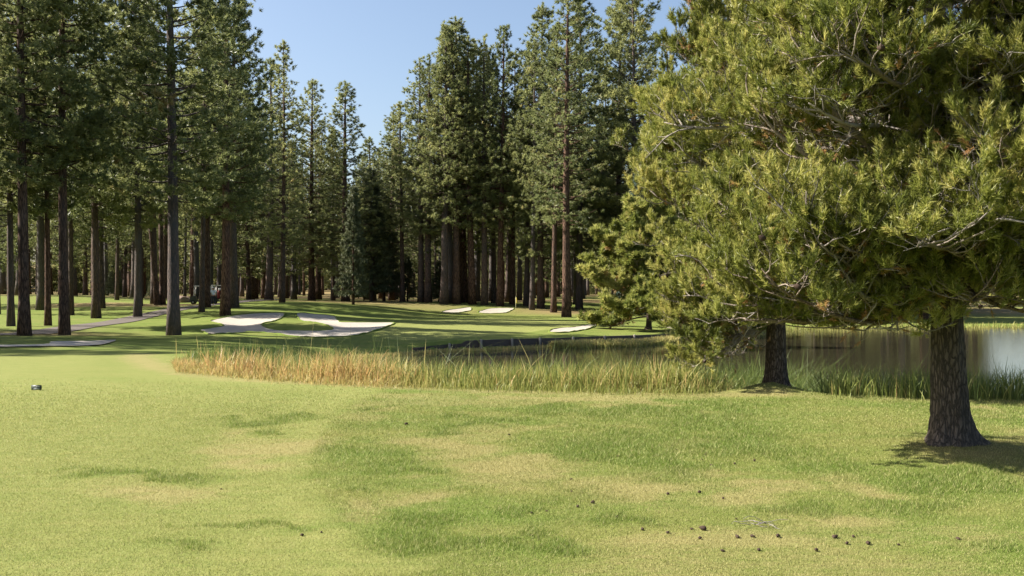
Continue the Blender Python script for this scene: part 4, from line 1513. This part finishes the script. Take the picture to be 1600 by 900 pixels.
l2 = auto_limbs(r_, 1.6, 9.6, 50, lambda z, az: np.interp(z, [1.1, 2.2, 3.3, 5.4, 7.0, 9.8], [1.5, 1.8, 2.3, 2.6, 2.5, 0.9]), lambda z: np.interp(z, [1.0, 3, 7], [-0.12, 0.1, 0.5]), 0.05)
for k in range(26):
    zz_ = r_.uniform(1.65, 5.6)
    l2.append((zz_, r_.uniform(2.4, 5.4), np.interp(zz_, [1.1, 2.2, 3.3, 5.6], [1.7, 2.1, 2.4, 2.1]) * r_.uniform(0.75, 1.1), r_.uniform(-0.12, 0.35), 0.04))
for k in range(10):
    l2.append((r_.uniform(2.2, 3.8), r_.uniform(4.0, 5.8), r_.uniform(2.0, 2.5), r_.uniform(0.02, 0.2), 0.04))
l2 += [(1.2, 2.9, 1.7, -0.62, 0.04), (1.2, 2.5, 1.6, -0.6, 0.035), (1.25, 3.15, 1.8, -0.55, 0.04), (1.3, 3.35, 1.8, -0.5, 0.04), (1.45, 3.1, 1.9, -0.3, 0.045), (1.4, 2.8, 1.8, -0.3, 0.045), (1.5, 3.6, 1.8, -0.3, 0.04), (1.45, 0.2, 2.0, 0.05, 0.05), (3.2, 3.3, 2.2, 0.15, 0.05), (3.8, 3.0, 2.4, 0.2, 0.05), (4.6, 3.3, 2.4, 0.3, 0.05)]
near_pine('pine_tree', TREE2[0], TREE2[1], 'spreading pine on a grass mound at the edge of the reeds', 10.6, 0.158, l2, 32, NEAR_T2, tuft_mul=2.2, dense=1.3, zmin=0.15)
# round pine across the pond
l3 = auto_limbs(r_, 0.8, 8.0, 44, lambda z, az: np.interp(z, [0.8, 2.2, 5, 8.4], [4.1, 4.5, 3.4, 0.9]) * (1 + 0.12 * math.cos(az - math.pi)), lambda z: np.interp(z, [1.0, 3, 8], [-0.1, 0.15, 0.7]), 0.06)
d3 = 68
near_pine('pine_tree', X_of(1014, d3), d3, 'round bushy pine on the lawn beyond the pond', 8.3, 0.17, l3, 33, MID_T, tuft_mul=1.0, scale_t=1.35, dense=1.1, ncones=0, tone0=0.47)
l4 = auto_limbs(r_, 0.9, 7.0, 26, lambda z, az: np.interp(z, [0.8, 2.2, 5, 7.4], [2.8, 3.2, 2.4, 0.7]), lambda z: np.interp(z, [1.0, 3, 8], [-0.1, 0.15, 0.7]), 0.06)
d4 = 76
near_pine('pine_tree', X_of(1079, d4), d4, 'smaller bushy pine just behind the round pine, mostly hidden', 7.6, 0.17, l4, 34, MID_T, tuft_mul=0.75, scale_t=1.3, dense=0.7, ncones=0)

# ------------------------------------------------------------------ pine cones and twig on the lawn
CONE_PX = [(635, 664, 1.5), (893, 750, 1), (893, 769, 1), (926, 787, 1.1), (903, 793, 1), (964, 809, 1), (1043, 773, 1), (1093, 771, 1.2), (1004, 829, 1.1), (1044, 834, 0.9), (1081, 828, 1.1), (1098, 829, 1.4), (1094, 843, 1), (1152, 841, 1.2), (1176, 840, 1), (1215, 840, 1.2), (1305, 841, 1.3), (1333, 840, 0.9), (1323, 851, 1), (1356, 851, 1.3), (1185, 861, 1.1), (1129, 862, 1.0), (1057, 704, 1), (1102, 711, 0.9), (1111, 728, 1), (1148, 726, 1.2), (1179, 721, 1), (1194, 711, 0.8), (1097, 719, 0.8), (1277, 736, 0.8), (1497, 843, 1), (1404, 853, 0.8), (854, 800, 0.8), (830, 803, 0.8), (965, 714, 1.1), (830, 838, 0.8), (472, 838, 0.9), (502, 833, 0.8), (345, 765, 0.8), (795, 680, 0.9), (1275, 862, 1), (1150, 812, .8), (1130, 780, .8)]
proto = None
for i, (px, py, s) in enumerate(CONE_PX):
    gxp, gyp, _ = ray_ground(px, py)
    if proto is None:
        mb = MB()
        cone_geom(mb, np.array([0, 0, 0.018]), 0.0185, np.array([0.95, 0.2, 0.15]))
        o = mb.build('pine_cone', M['cone'])
        proto = o
    else:
        o = proto.copy()
        COL.objects.link(o)
    o.location = (gxp, gyp, float(gz(gxp, gyp)))
    o.rotation_euler = (random.uniform(-.2, .2), random.uniform(-.2, .2), random.uniform(0, 6.28))
    s *= 0.60 * random.uniform(0.8, 1.15)
    o.scale = (s * random.uniform(1, 1.35), s, s * random.uniform(0.75, 1.0))
    tag(o, 'small brown fallen pine cone lying in the short grass', 'pine cone', 'fallen pine cones on the lawn')
gxp, gyp, _ = ray_ground(1185, 823)
tw = MB()
rr_ = np.random.default_rng(77)
for k in range(9):
    a = rr_.uniform(-0.5, 0.5) + (math.pi if k % 2 else 0)
    P = wander(rr_, (rr_.normal(0, 0.03), rr_.normal(0, 0.03), 0.015), (math.cos(a), math.sin(a) * 0.7, 0.35), rr_.uniform(0.12, 0.24), 7, 0.3, -0.09)
    P[:, 2] = np.maximum(P[:, 2], 0.006)
    tw.tube(P, np.linspace(0.003, 0.0012, 8), 5, tint=0.35)
o = tw.build('fallen_twig', M['limb'], tint=True)
o.location = (gxp, gyp, float(gz(gxp, gyp)))
tag(o, 'pale dead branching twig lying on the lawn among the cones', 'twig')

# ------------------------------------------------------------------ small sign
M['sign'] = plain('dark_sign_face', (0.030, 0.040, 0.034), 0.5, 0.3, 0.1)
M['sign_mark'] = plain('faded_sign_paint', (0.22, 0.25, 0.24), 0.6, 0.2, 0.2)
gxp, gyp, _ = ray_ground(57, 610.5)
sg = empty('lawn_sign', (gxp, gyp, float(gz(gxp, gyp))), R(-4))
tag(sg, 'small low dark sign plate with faded grey marks on the fairway', 'sign')
mb = MB()
mb.box(0, 0, 0.052, 0.176, 0.014, 0.080)
mb.build('plate', M['sign'], sg)
mb = MB()
for (cx, cz, w, h) in [(-0.035, 0.073, 0.05, 0.006), (0.03, 0.073, 0.05, 0.006), (0.012, 0.062, 0.028, 0.006), (0.056, 0.064, 0.025, 0.006), (-0.055, 0.055, 0.012, 0.007), (-0.02, 0.052, 0.012, 0.007), (0.018, 0.040, 0.098, 0.010), (0.0, 0.026, 0.10, 0.010)]:
    mb.box(cx, -0.0085, cz, w, 0.003, h)
mb.build('lettering', M['sign_mark'], sg)
for sx in (-0.06, 0.06):
    mb = MB()
    mb.tube([(sx, 0.010, -0.12), (sx, 0.010, 0.085)], 0.005, 6)
    mb.build('stake', M['sign'], sg)

# ------------------------------------------------------------------ flag
M['flag'] = plain('yellow_flag_cloth', (0.75, 0.60, 0.08), 0.7, 0.1, 0.08)
M['stick'] = plain('pale_flagstick', (0.62, 0.58, 0.30), 0.4, 0.4, 0.05)
fd_ = 100.0
fx = X_of(806, fd_)
fg = empty('golf_flag', (fx, fd_, float(gz(fx, fd_))))
tag(fg, 'yellow flag hanging limp on its thin stick on the green', 'golf flag')
mb = MB()
mb.tube([(0, 0, -0.05), (0, 0, 2.05)], 0.016, 8)
mb.tube([(0, 0, 2.05), (0, 0, 2.09)], [0.024, 0.01], 8)
mb.build('flagstick', M['stick'], fg)
mb = MB()
V, q = [], []
nu, nv = 9, 7
for j in range(nv):
    for i in range(nu):
        u, v_ = i / (nu - 1), j / (nv - 1)
        V.append((0.02 + 0.17 * u * (0.5 + 0.5 * v_) * math.cos(0.2), 0.045 * math.sin(u * 9 + v_), 2.02 - 0.62 * v_ - 0.12 * u))
for j in range(nv - 1):
    for i in range(nu - 1):
        a_ = j * nu + i
        q.append([a_, a_ + 1, a_ + nu + 1, a_ + nu])
mb.add(V, quads=q)
fl_ = mb.build('flag_cloth', M['flag'], fg, smooth=True)
so = fl_.modifiers.new('thickness', 'SOLIDIFY')
so.thickness = 0.008

# ------------------------------------------------------------------ boulder
M['rock'] = plain('brown_granite', (0.20, 0.15, 0.12), 0.9, 0.1, 0.4, 3.0, bumpy=0.8)
bm = bmesh.new()
bmesh.ops.create_icosphere(bm, subdivisions=4, radius=1.0)
for v_ in bm.verts:
    nn = mnoise.fractal(v_.co * 1.4 + Vector((3, 1, 2)), 0.8, 2.0, 4)
    v_.co *= 1 + 0.22 * nn
    v_.co.x *= 0.95
    v_.co.y *= 0.7
    v_.co.z *= 0.52
for f in bm.faces:
    f.smooth = True
me = bpy.data.meshes.new('boulder')
bm.to_mesh(me)
bm.free()
me.materials.append(M['rock'])
o = bpy.data.objects.new('boulder', me)
COL.objects.link(o)
bxp = X_of(284, 104)
o.location = (bxp, 104, float(gz(bxp, 104)) + 0.22)
tag(o, 'brown rounded boulder beside the cart path near the golf carts', 'boulder')

# ------------------------------------------------------------------ golf carts
M['cart_body'] = plain('cart_dark_green', (0.045, 0.055, 0.045), 0.35, 0.5, 0.05)
M['cart_roof'] = plain('cart_white_plastic', (0.72, 0.70, 0.66), 0.45, 0.4, 0.05)
M['tyre'] = plain('rubber_tyre', (0.018, 0.018, 0.018), 0.85, 0.2, 0.1)
M['rim'] = plain('steel_rim', (0.45, 0.45, 0.45), 0.4, 0.5, 0.05, metallic=0.6)
M['seat'] = plain('beige_vinyl', (0.42, 0.36, 0.27), 0.5, 0.3, 0.06)
M['glass'] = plain('tinted_windscreen', (0.20, 0.22, 0.22), 0.1, 0.5, 0.02)


def extr(profile, y0, y1):
    """side profile (x,z) extruded across y"""
    mb = MB()
    n = len(profile)
    V = [(p[0], y0, p[1]) for p in profile] + [(p[0], y1, p[1]) for p in profile]
    bm = bmesh.new()
    a = [bm.verts.new(v) for v in V[:n]]
    b = [bm.verts.new(v) for v in V[n:]]
    bm.faces.new(a)
    bm.faces.new(b[::-1])
    for i in range(n):
        bm.faces.new([a[i], b[i], b[(i + 1) % n], a[(i + 1) % n]])
    bmesh.ops.recalc_face_normals(bm, faces=bm.faces)
    bmesh.ops.bevel(bm, geom=bm.edges[:], offset=0.025, segments=2, affect='EDGES', clamp_overlap=True)
    return bm


def bm_obj(bm, name, m_, parent):
    me = bpy.data.meshes.new(name)
    bm.to_mesh(me)
    bm.free()
    me.materials.append(m_)
    o = bpy.data.objects.new(name, me)
    COL.objects.link(o)
    o.parent = parent
    return o


def make_cart():
    t = empty('golf_cart')
    bm_obj(extr([(-1.15, 0.30), (-1.18, 0.62), (-0.95, 0.72), (-0.35, 0.74), (-0.30, 0.62), (-0.28, 0.34), (0.45, 0.34), (0.55, 0.62), (0.68, 0.86), (0.85, 0.88), (1.12, 0.66), (1.18, 0.36), (1.0, 0.28), (-1.0, 0.26)], -0.56, 0.56), 'body', M['cart_body'], t)
    bm_obj(extr([(-0.62, 0.76), (-0.64, 0.88), (-0.12, 0.90), (-0.08, 0.76)], -0.50, 0.50), 'seat', M['seat'], t)
    bm_obj(extr([(-0.74, 0.86), (-0.82, 1.28), (-0.73, 1.30), (-0.62, 0.90)], -0.50, 0.50), 'backrest', M['seat'], t)
    bm_obj(extr([(-0.98, 1.82), (-0.95, 1.88), (0.70, 1.90), (0.78, 1.83)], -0.60, 0.60), 'roof', M['cart_roof'], t)
    for sx, sy, bxx in ((-0.88, 1, -0.92), (-0.88, -1, -0.92), (0.68, 1, 0.74), (0.68, -1, 0.74)):
        mb = MB()
        mb.tube([(bxx, 0.50 * sy, 0.70), (sx, 0.53 * sy, 1.84)], 0.022, 8)
        mb.build('roof_post', M['cart_roof'], t, smooth=True)
    mb = MB()
    mb.box(0.73, 0, 1.34, 0.012, 0.98, 0.84, rot=Matrix.Rotation(R(-4), 3, 'Y'))
    mb.build('windscreen', M['glass'], t)
    mb = MB()
    ring = [(0.32 + 0.06 * math.sin(a), -0.25 + 0.17 * math.cos(a), 1.08 + 0.15 * math.sin(a)) for a in np.linspace(0, 6.283, 17)]
    mb.tube(ring, 0.014, 6)
    mb.tube([(0.60, -0.25, 0.84), (0.33, -0.25, 1.07)], 0.018, 6)
    mb.build('steering_wheel', M['tyre'], t, smooth=True)
    for sx in (-0.82, 0.84):
        for sy in (-1, 1):
            mb = MB()
            pr_ = [(0.12, -0.085), (0.20, -0.09), (0.225, -0.06), (0.225, 0.06), (0.20, 0.09), (0.12, 0.085)]
            V, q = [], []
            S = 20
            for k in range(S):
                a = 6.283 * k / S
                for rr2, w in pr_:
                    V.append((sx + rr2 * math.cos(a), sy * 0.50 + w, 0.225 + rr2 * math.sin(a)))
            P_ = len(pr_)
            for k in range(S):
                for j in range(P_):
                    q.append([k * P_ + j, ((k + 1) % S) * P_ + j, ((k + 1) % S) * P_ + (j + 1) % P_, k * P_ + (j + 1) % P_])
            mb.add(V, quads=q)
            w_ = mb.build('wheel', M['tyre'], t, smooth=True)
            mb = MB()
            mb.tube([(sx, sy * 0.50 - 0.06, 0.225), (sx, sy * 0.50 + 0.06, 0.225)], 0.125, 14)
            mb.build('rim', M['rim'], w_)
    return t


c1 = make_cart()
x = X_of(345, 97)
c1.location = (x, 97.0, float(gz(x, 97)) + 0.03)
c1.rotation_euler = (0, 0, R(172))
tag(c1, 'golf cart with white roof half hidden behind the red brown pine trunk', 'golf cart', 'golf carts parked on the path')
c2 = copy_tree(c1)
x = X_of(316, 98.5)
c2.location = (x, 98.5, float(gz(x, 98.5)) + 0.03)
c2.rotation_euler = (0, 0, R(190))
tag(c2, 'golf cart mostly hidden behind the slim pale pine trunk', 'golf cart', 'golf carts parked on the path')

# golf bag strapped on the near cart
M['bag'] = plain('dark_red_bag', (0.16, 0.022, 0.018), 0.6, 0.2, 0.1)
M['club'] = plain('club_head_cover', (0.65, 0.63, 0.60), 0.5, 0.3, 0.1)
x = X_of(341.5, 96.3)
bg = empty('golf_bag', (x + 0.0, 96.25, float(gz(x, 96.25)) + 0.62), 0.0)
tag(bg, 'dark red golf bag with pale club covers beside the cart seat', 'golf bag')
mb = MB()
mb.tube([(0, 0, 0), (0.01, 0, 0.1), (0.04, 0, 0.5), (0.07, 0, 0.78)], [0.12, 0.135, 0.125, 0.15], 14)
mb.build('bag', M['bag'], bg, smooth=True)
for k in range(4):
    mb = MB()
    a = k * 1.6
    bx_, by_ = 0.07 + 0.07 * math.cos(a), 0.07 * math.sin(a)
    mb.tube([(bx_, by_, 0.6), (bx_ * 1.2, by_ * 1.3, 0.95), (bx_ * 1.25 + 0.05, by_ * 1.3, 1.0)], [0.012, 0.035, 0.03], 6)
    mb.build('club', M['club'], bg)

# ------------------------------------------------------------------ person
M['skin'] = plain('skin', (0.42, 0.25, 0.18), 0.55, 0.3, 0.05)
M['shirt'] = plain('pale_blue_shirt', (0.60, 0.66, 0.74), 0.8, 0.1, 0.06)
M['trousers'] = plain('dark_trousers', (0.035, 0.037, 0.045), 0.8, 0.1, 0.08)
M['cap'] = plain('white_cap', (0.75, 0.74, 0.72), 0.7, 0.1, 0.05)
M['shoe'] = plain('white_shoe', (0.66, 0.65, 0.62), 0.5, 0.3, 0.05)


def skinned(name, verts, edges, radii, m_, parent, root=0, sub=2):
    me = bpy.data.meshes.new(name)
    me.from_pydata(verts, edges, [])
    o = bpy.data.objects.new(name, me)
    COL.objects.link(o)
    if parent is not None:
        o.parent = parent
    sk = o.modifiers.new('Skin', 'SKIN')
    if not me.skin_vertices:
        bpy.context.view_layer.objects.active = o
    lay = me.skin_vertices[0].data if me.skin_vertices else None
    if lay is None:
        return o
    for i, rad in enumerate(radii):
        lay[i].radius = rad if isinstance(rad, tuple) else (rad, rad)
        lay[i].use_root = (i == root)
    o.modifiers.new('Subsurf', 'SUBSURF').levels = sub
    o.modifiers['Subsurf'].render_levels = sub
    me.materials.append(m_)
    return o


px_ = X_of(333, 95.5)
pe = empty('person', (px_, 95.5, float(gz(px_, 95.5)) + 0.01), R(200))
tag(pe, 'person in a pale blue shirt and white cap standing beside the carts', 'person')
V = [(0, 0, 0.93), (0, 0, 1.12), (0, 0.01, 1.36), (0, 0.01, 1.47), (0, 0.03, 1.55), (0, 0.04, 1.68),
     (0.10, 0, 0.88), (0.12, 0.02, 0.50), (0.13, -0.01, 0.09), (0.14, 0.13, 0.045),
     (-0.10, 0, 0.88), (-0.13, 0.05, 0.50), (-0.14, 0.03, 0.09), (-0.16, 0.17, 0.045),
     (0.19, 0.0, 1.40), (0.26, 0.02, 1.13), (0.24, 0.16, 0.93), (0.23, 0.22, 0.86),
     (-0.19, 0.0, 1.40), (-0.27, 0.0, 1.12), (-0.25, 0.16, 0.92), (-0.24, 0.22, 0.85)]
E = [(0, 1), (1, 2), (2, 3), (3, 4), (4, 5), (0, 6), (6, 7), (7, 8), (8, 9), (0, 10), (10, 11), (11, 12), (12, 13), (2, 14), (14, 15), (15, 16), (16, 17), (2, 18), (18, 19), (19, 20), (20, 21)]
Rr = [(0.15, 0.11), (0.14, 0.10), (0.16, 0.10), 0.06, 0.065, 0.095, 0.085, 0.06, 0.045, 0.035, 0.085, 0.06, 0.045, 0.035, 0.055, 0.045, 0.034, 0.03, 0.055, 0.045, 0.034, 0.03]
skinned('body', V, E, Rr, M['skin'], pe)
skinned('shirt', [(0, 0, 0.93), (0, 0, 1.12), (0, 0.01, 1.34), (0, 0.01, 1.45), (0.20, 0, 1.40), (0.26, 0.01, 1.18), (-0.20, 0, 1.40), (-0.27, 0, 1.17)], [(0, 1), (1, 2), (2, 3), (2, 4), (4, 5), (2, 6), (6, 7)], [(0.19, 0.15), (0.175, 0.135), (0.19, 0.13), 0.075, 0.08, 0.075, 0.08, 0.075], M['shirt'], pe)
skinned('trousers', [(0, 0, 0.98), (0.10, 0, 0.86), (0.12, 0.02, 0.50), (0.13, -0.01, 0.10), (-0.10, 0, 0.86), (-0.13, 0.05, 0.50), (-0.14, 0.03, 0.10)], [(0, 1), (1, 2), (2, 3), (0, 4), (4, 5), (5, 6)], [(0.17, 0.135), 0.11, 0.085, 0.075, 0.11, 0.085, 0.075], M['trousers'], pe)
for sgn, P_ in ((1, [(0.13, -0.05, 0.05), (0.14, 0.06, 0.05), (0.14, 0.17, 0.04)]), (-1, [(-0.14, -0.01, 0.05), (-0.15, 0.10, 0.05), (-0.16, 0.21, 0.04)])):
    mb = MB()
    mb.tube(P_, [0.05, 0.055, 0.04], 10)
    mb.build('shoe', M['shoe'], pe, smooth=True)
mb = MB()
V, q = [], []
for i in range(6):
    th = i / 5 * math.pi / 2
    for k in range(16):
        a = 6.283 * k / 16
        V.append((0.108 * math.cos(th) * math.cos(a), 0.035 + 0.118 * math.cos(th) * math.sin(a), 1.70 + 0.11 * math.sin(th)))
for i in range(5):
    for k in range(16):
        q.append([i * 16 + k, i * 16 + (k + 1) % 16, (i + 1) * 16 + (k + 1) % 16, (i + 1) * 16 + k])
mb.add(V, quads=q)
mb.box(0, 0.19, 1.705, 0.15, 0.12, 0.014)
mb.build('cap', M['cap'], pe, smooth=True)

# ------------------------------------------------------------------ light, sky, camera
SUN_EL = R(39.0)
sun_h = Vector((-0.99, 0.09, 0)).normalized()
sdir = Vector((sun_h.x * math.cos(SUN_EL), sun_h.y * math.cos(SUN_EL), math.sin(SUN_EL)))
sl = bpy.data.lights.new('sun', 'SUN')
sl.energy = 5.0
sl.angle = R(0.53)
sl.color = (1.0, 0.93, 0.82)
so = bpy.data.objects.new('sun', sl)
COL.objects.link(so)
so.rotation_euler = (-sdir).to_track_quat('-Z', 'Y').to_euler()
w = bpy.data.worlds.new('World')
sc.world = w
w.use_nodes = True
nt = w.node_tree
for n_ in list(nt.nodes):
    nt.nodes.remove(n_)
ow = nt.nodes.new('ShaderNodeOutputWorld')
bgn = nt.nodes.new('ShaderNodeBackground')
sky = nt.nodes.new('ShaderNodeTexSky')
sky.sky_type = 'NISHITA'
sky.sun_disc = False
sky.sun_elevation = SUN_EL
sky.sun_rotation = math.atan2(sun_h.x, sun_h.y)
sky.altitude = 300
sky.air_density = 1.0
sky.dust_density = 3.0
sky.ozone_density = 1.2
nt.links.new(sky.outputs[0], bgn.inputs['Color'])
bgn.inputs['Strength'].default_value = 0.067
nt.links.new(bgn.outputs[0], ow.inputs['Surface'])

cam = bpy.data.cameras.new('camera')
cam.sensor_width = 36.0
cam.lens = 36.0 * F / 1600.0
cam.shift_y = (HY - 450.0) / 1600.0
cam.clip_end = 6000
cam.clip_start = 0.1
co = bpy.data.objects.new('camera', cam)
COL.objects.link(co)
co.location = (0, 0, CAMH)
co.rotation_euler = (R(90), 0, 0)
sc.camera = co
sc.view_settings.view_transform = 'Standard'
sc.view_settings.look = 'None'
sc.view_settings.exposure = 1.60
sc.view_settings.gamma = 1.0
sc.view_settings.use_curve_mapping = False
cy = sc.cycles
cy.max_bounces = 5
cy.diffuse_bounces = 3
cy.glossy_bounces = 2
cy.transmission_bounces = 2
cy.transparent_max_bounces = 4
cy.caustics_reflective = False
cy.caustics_refractive = False
cy.use_denoising = True
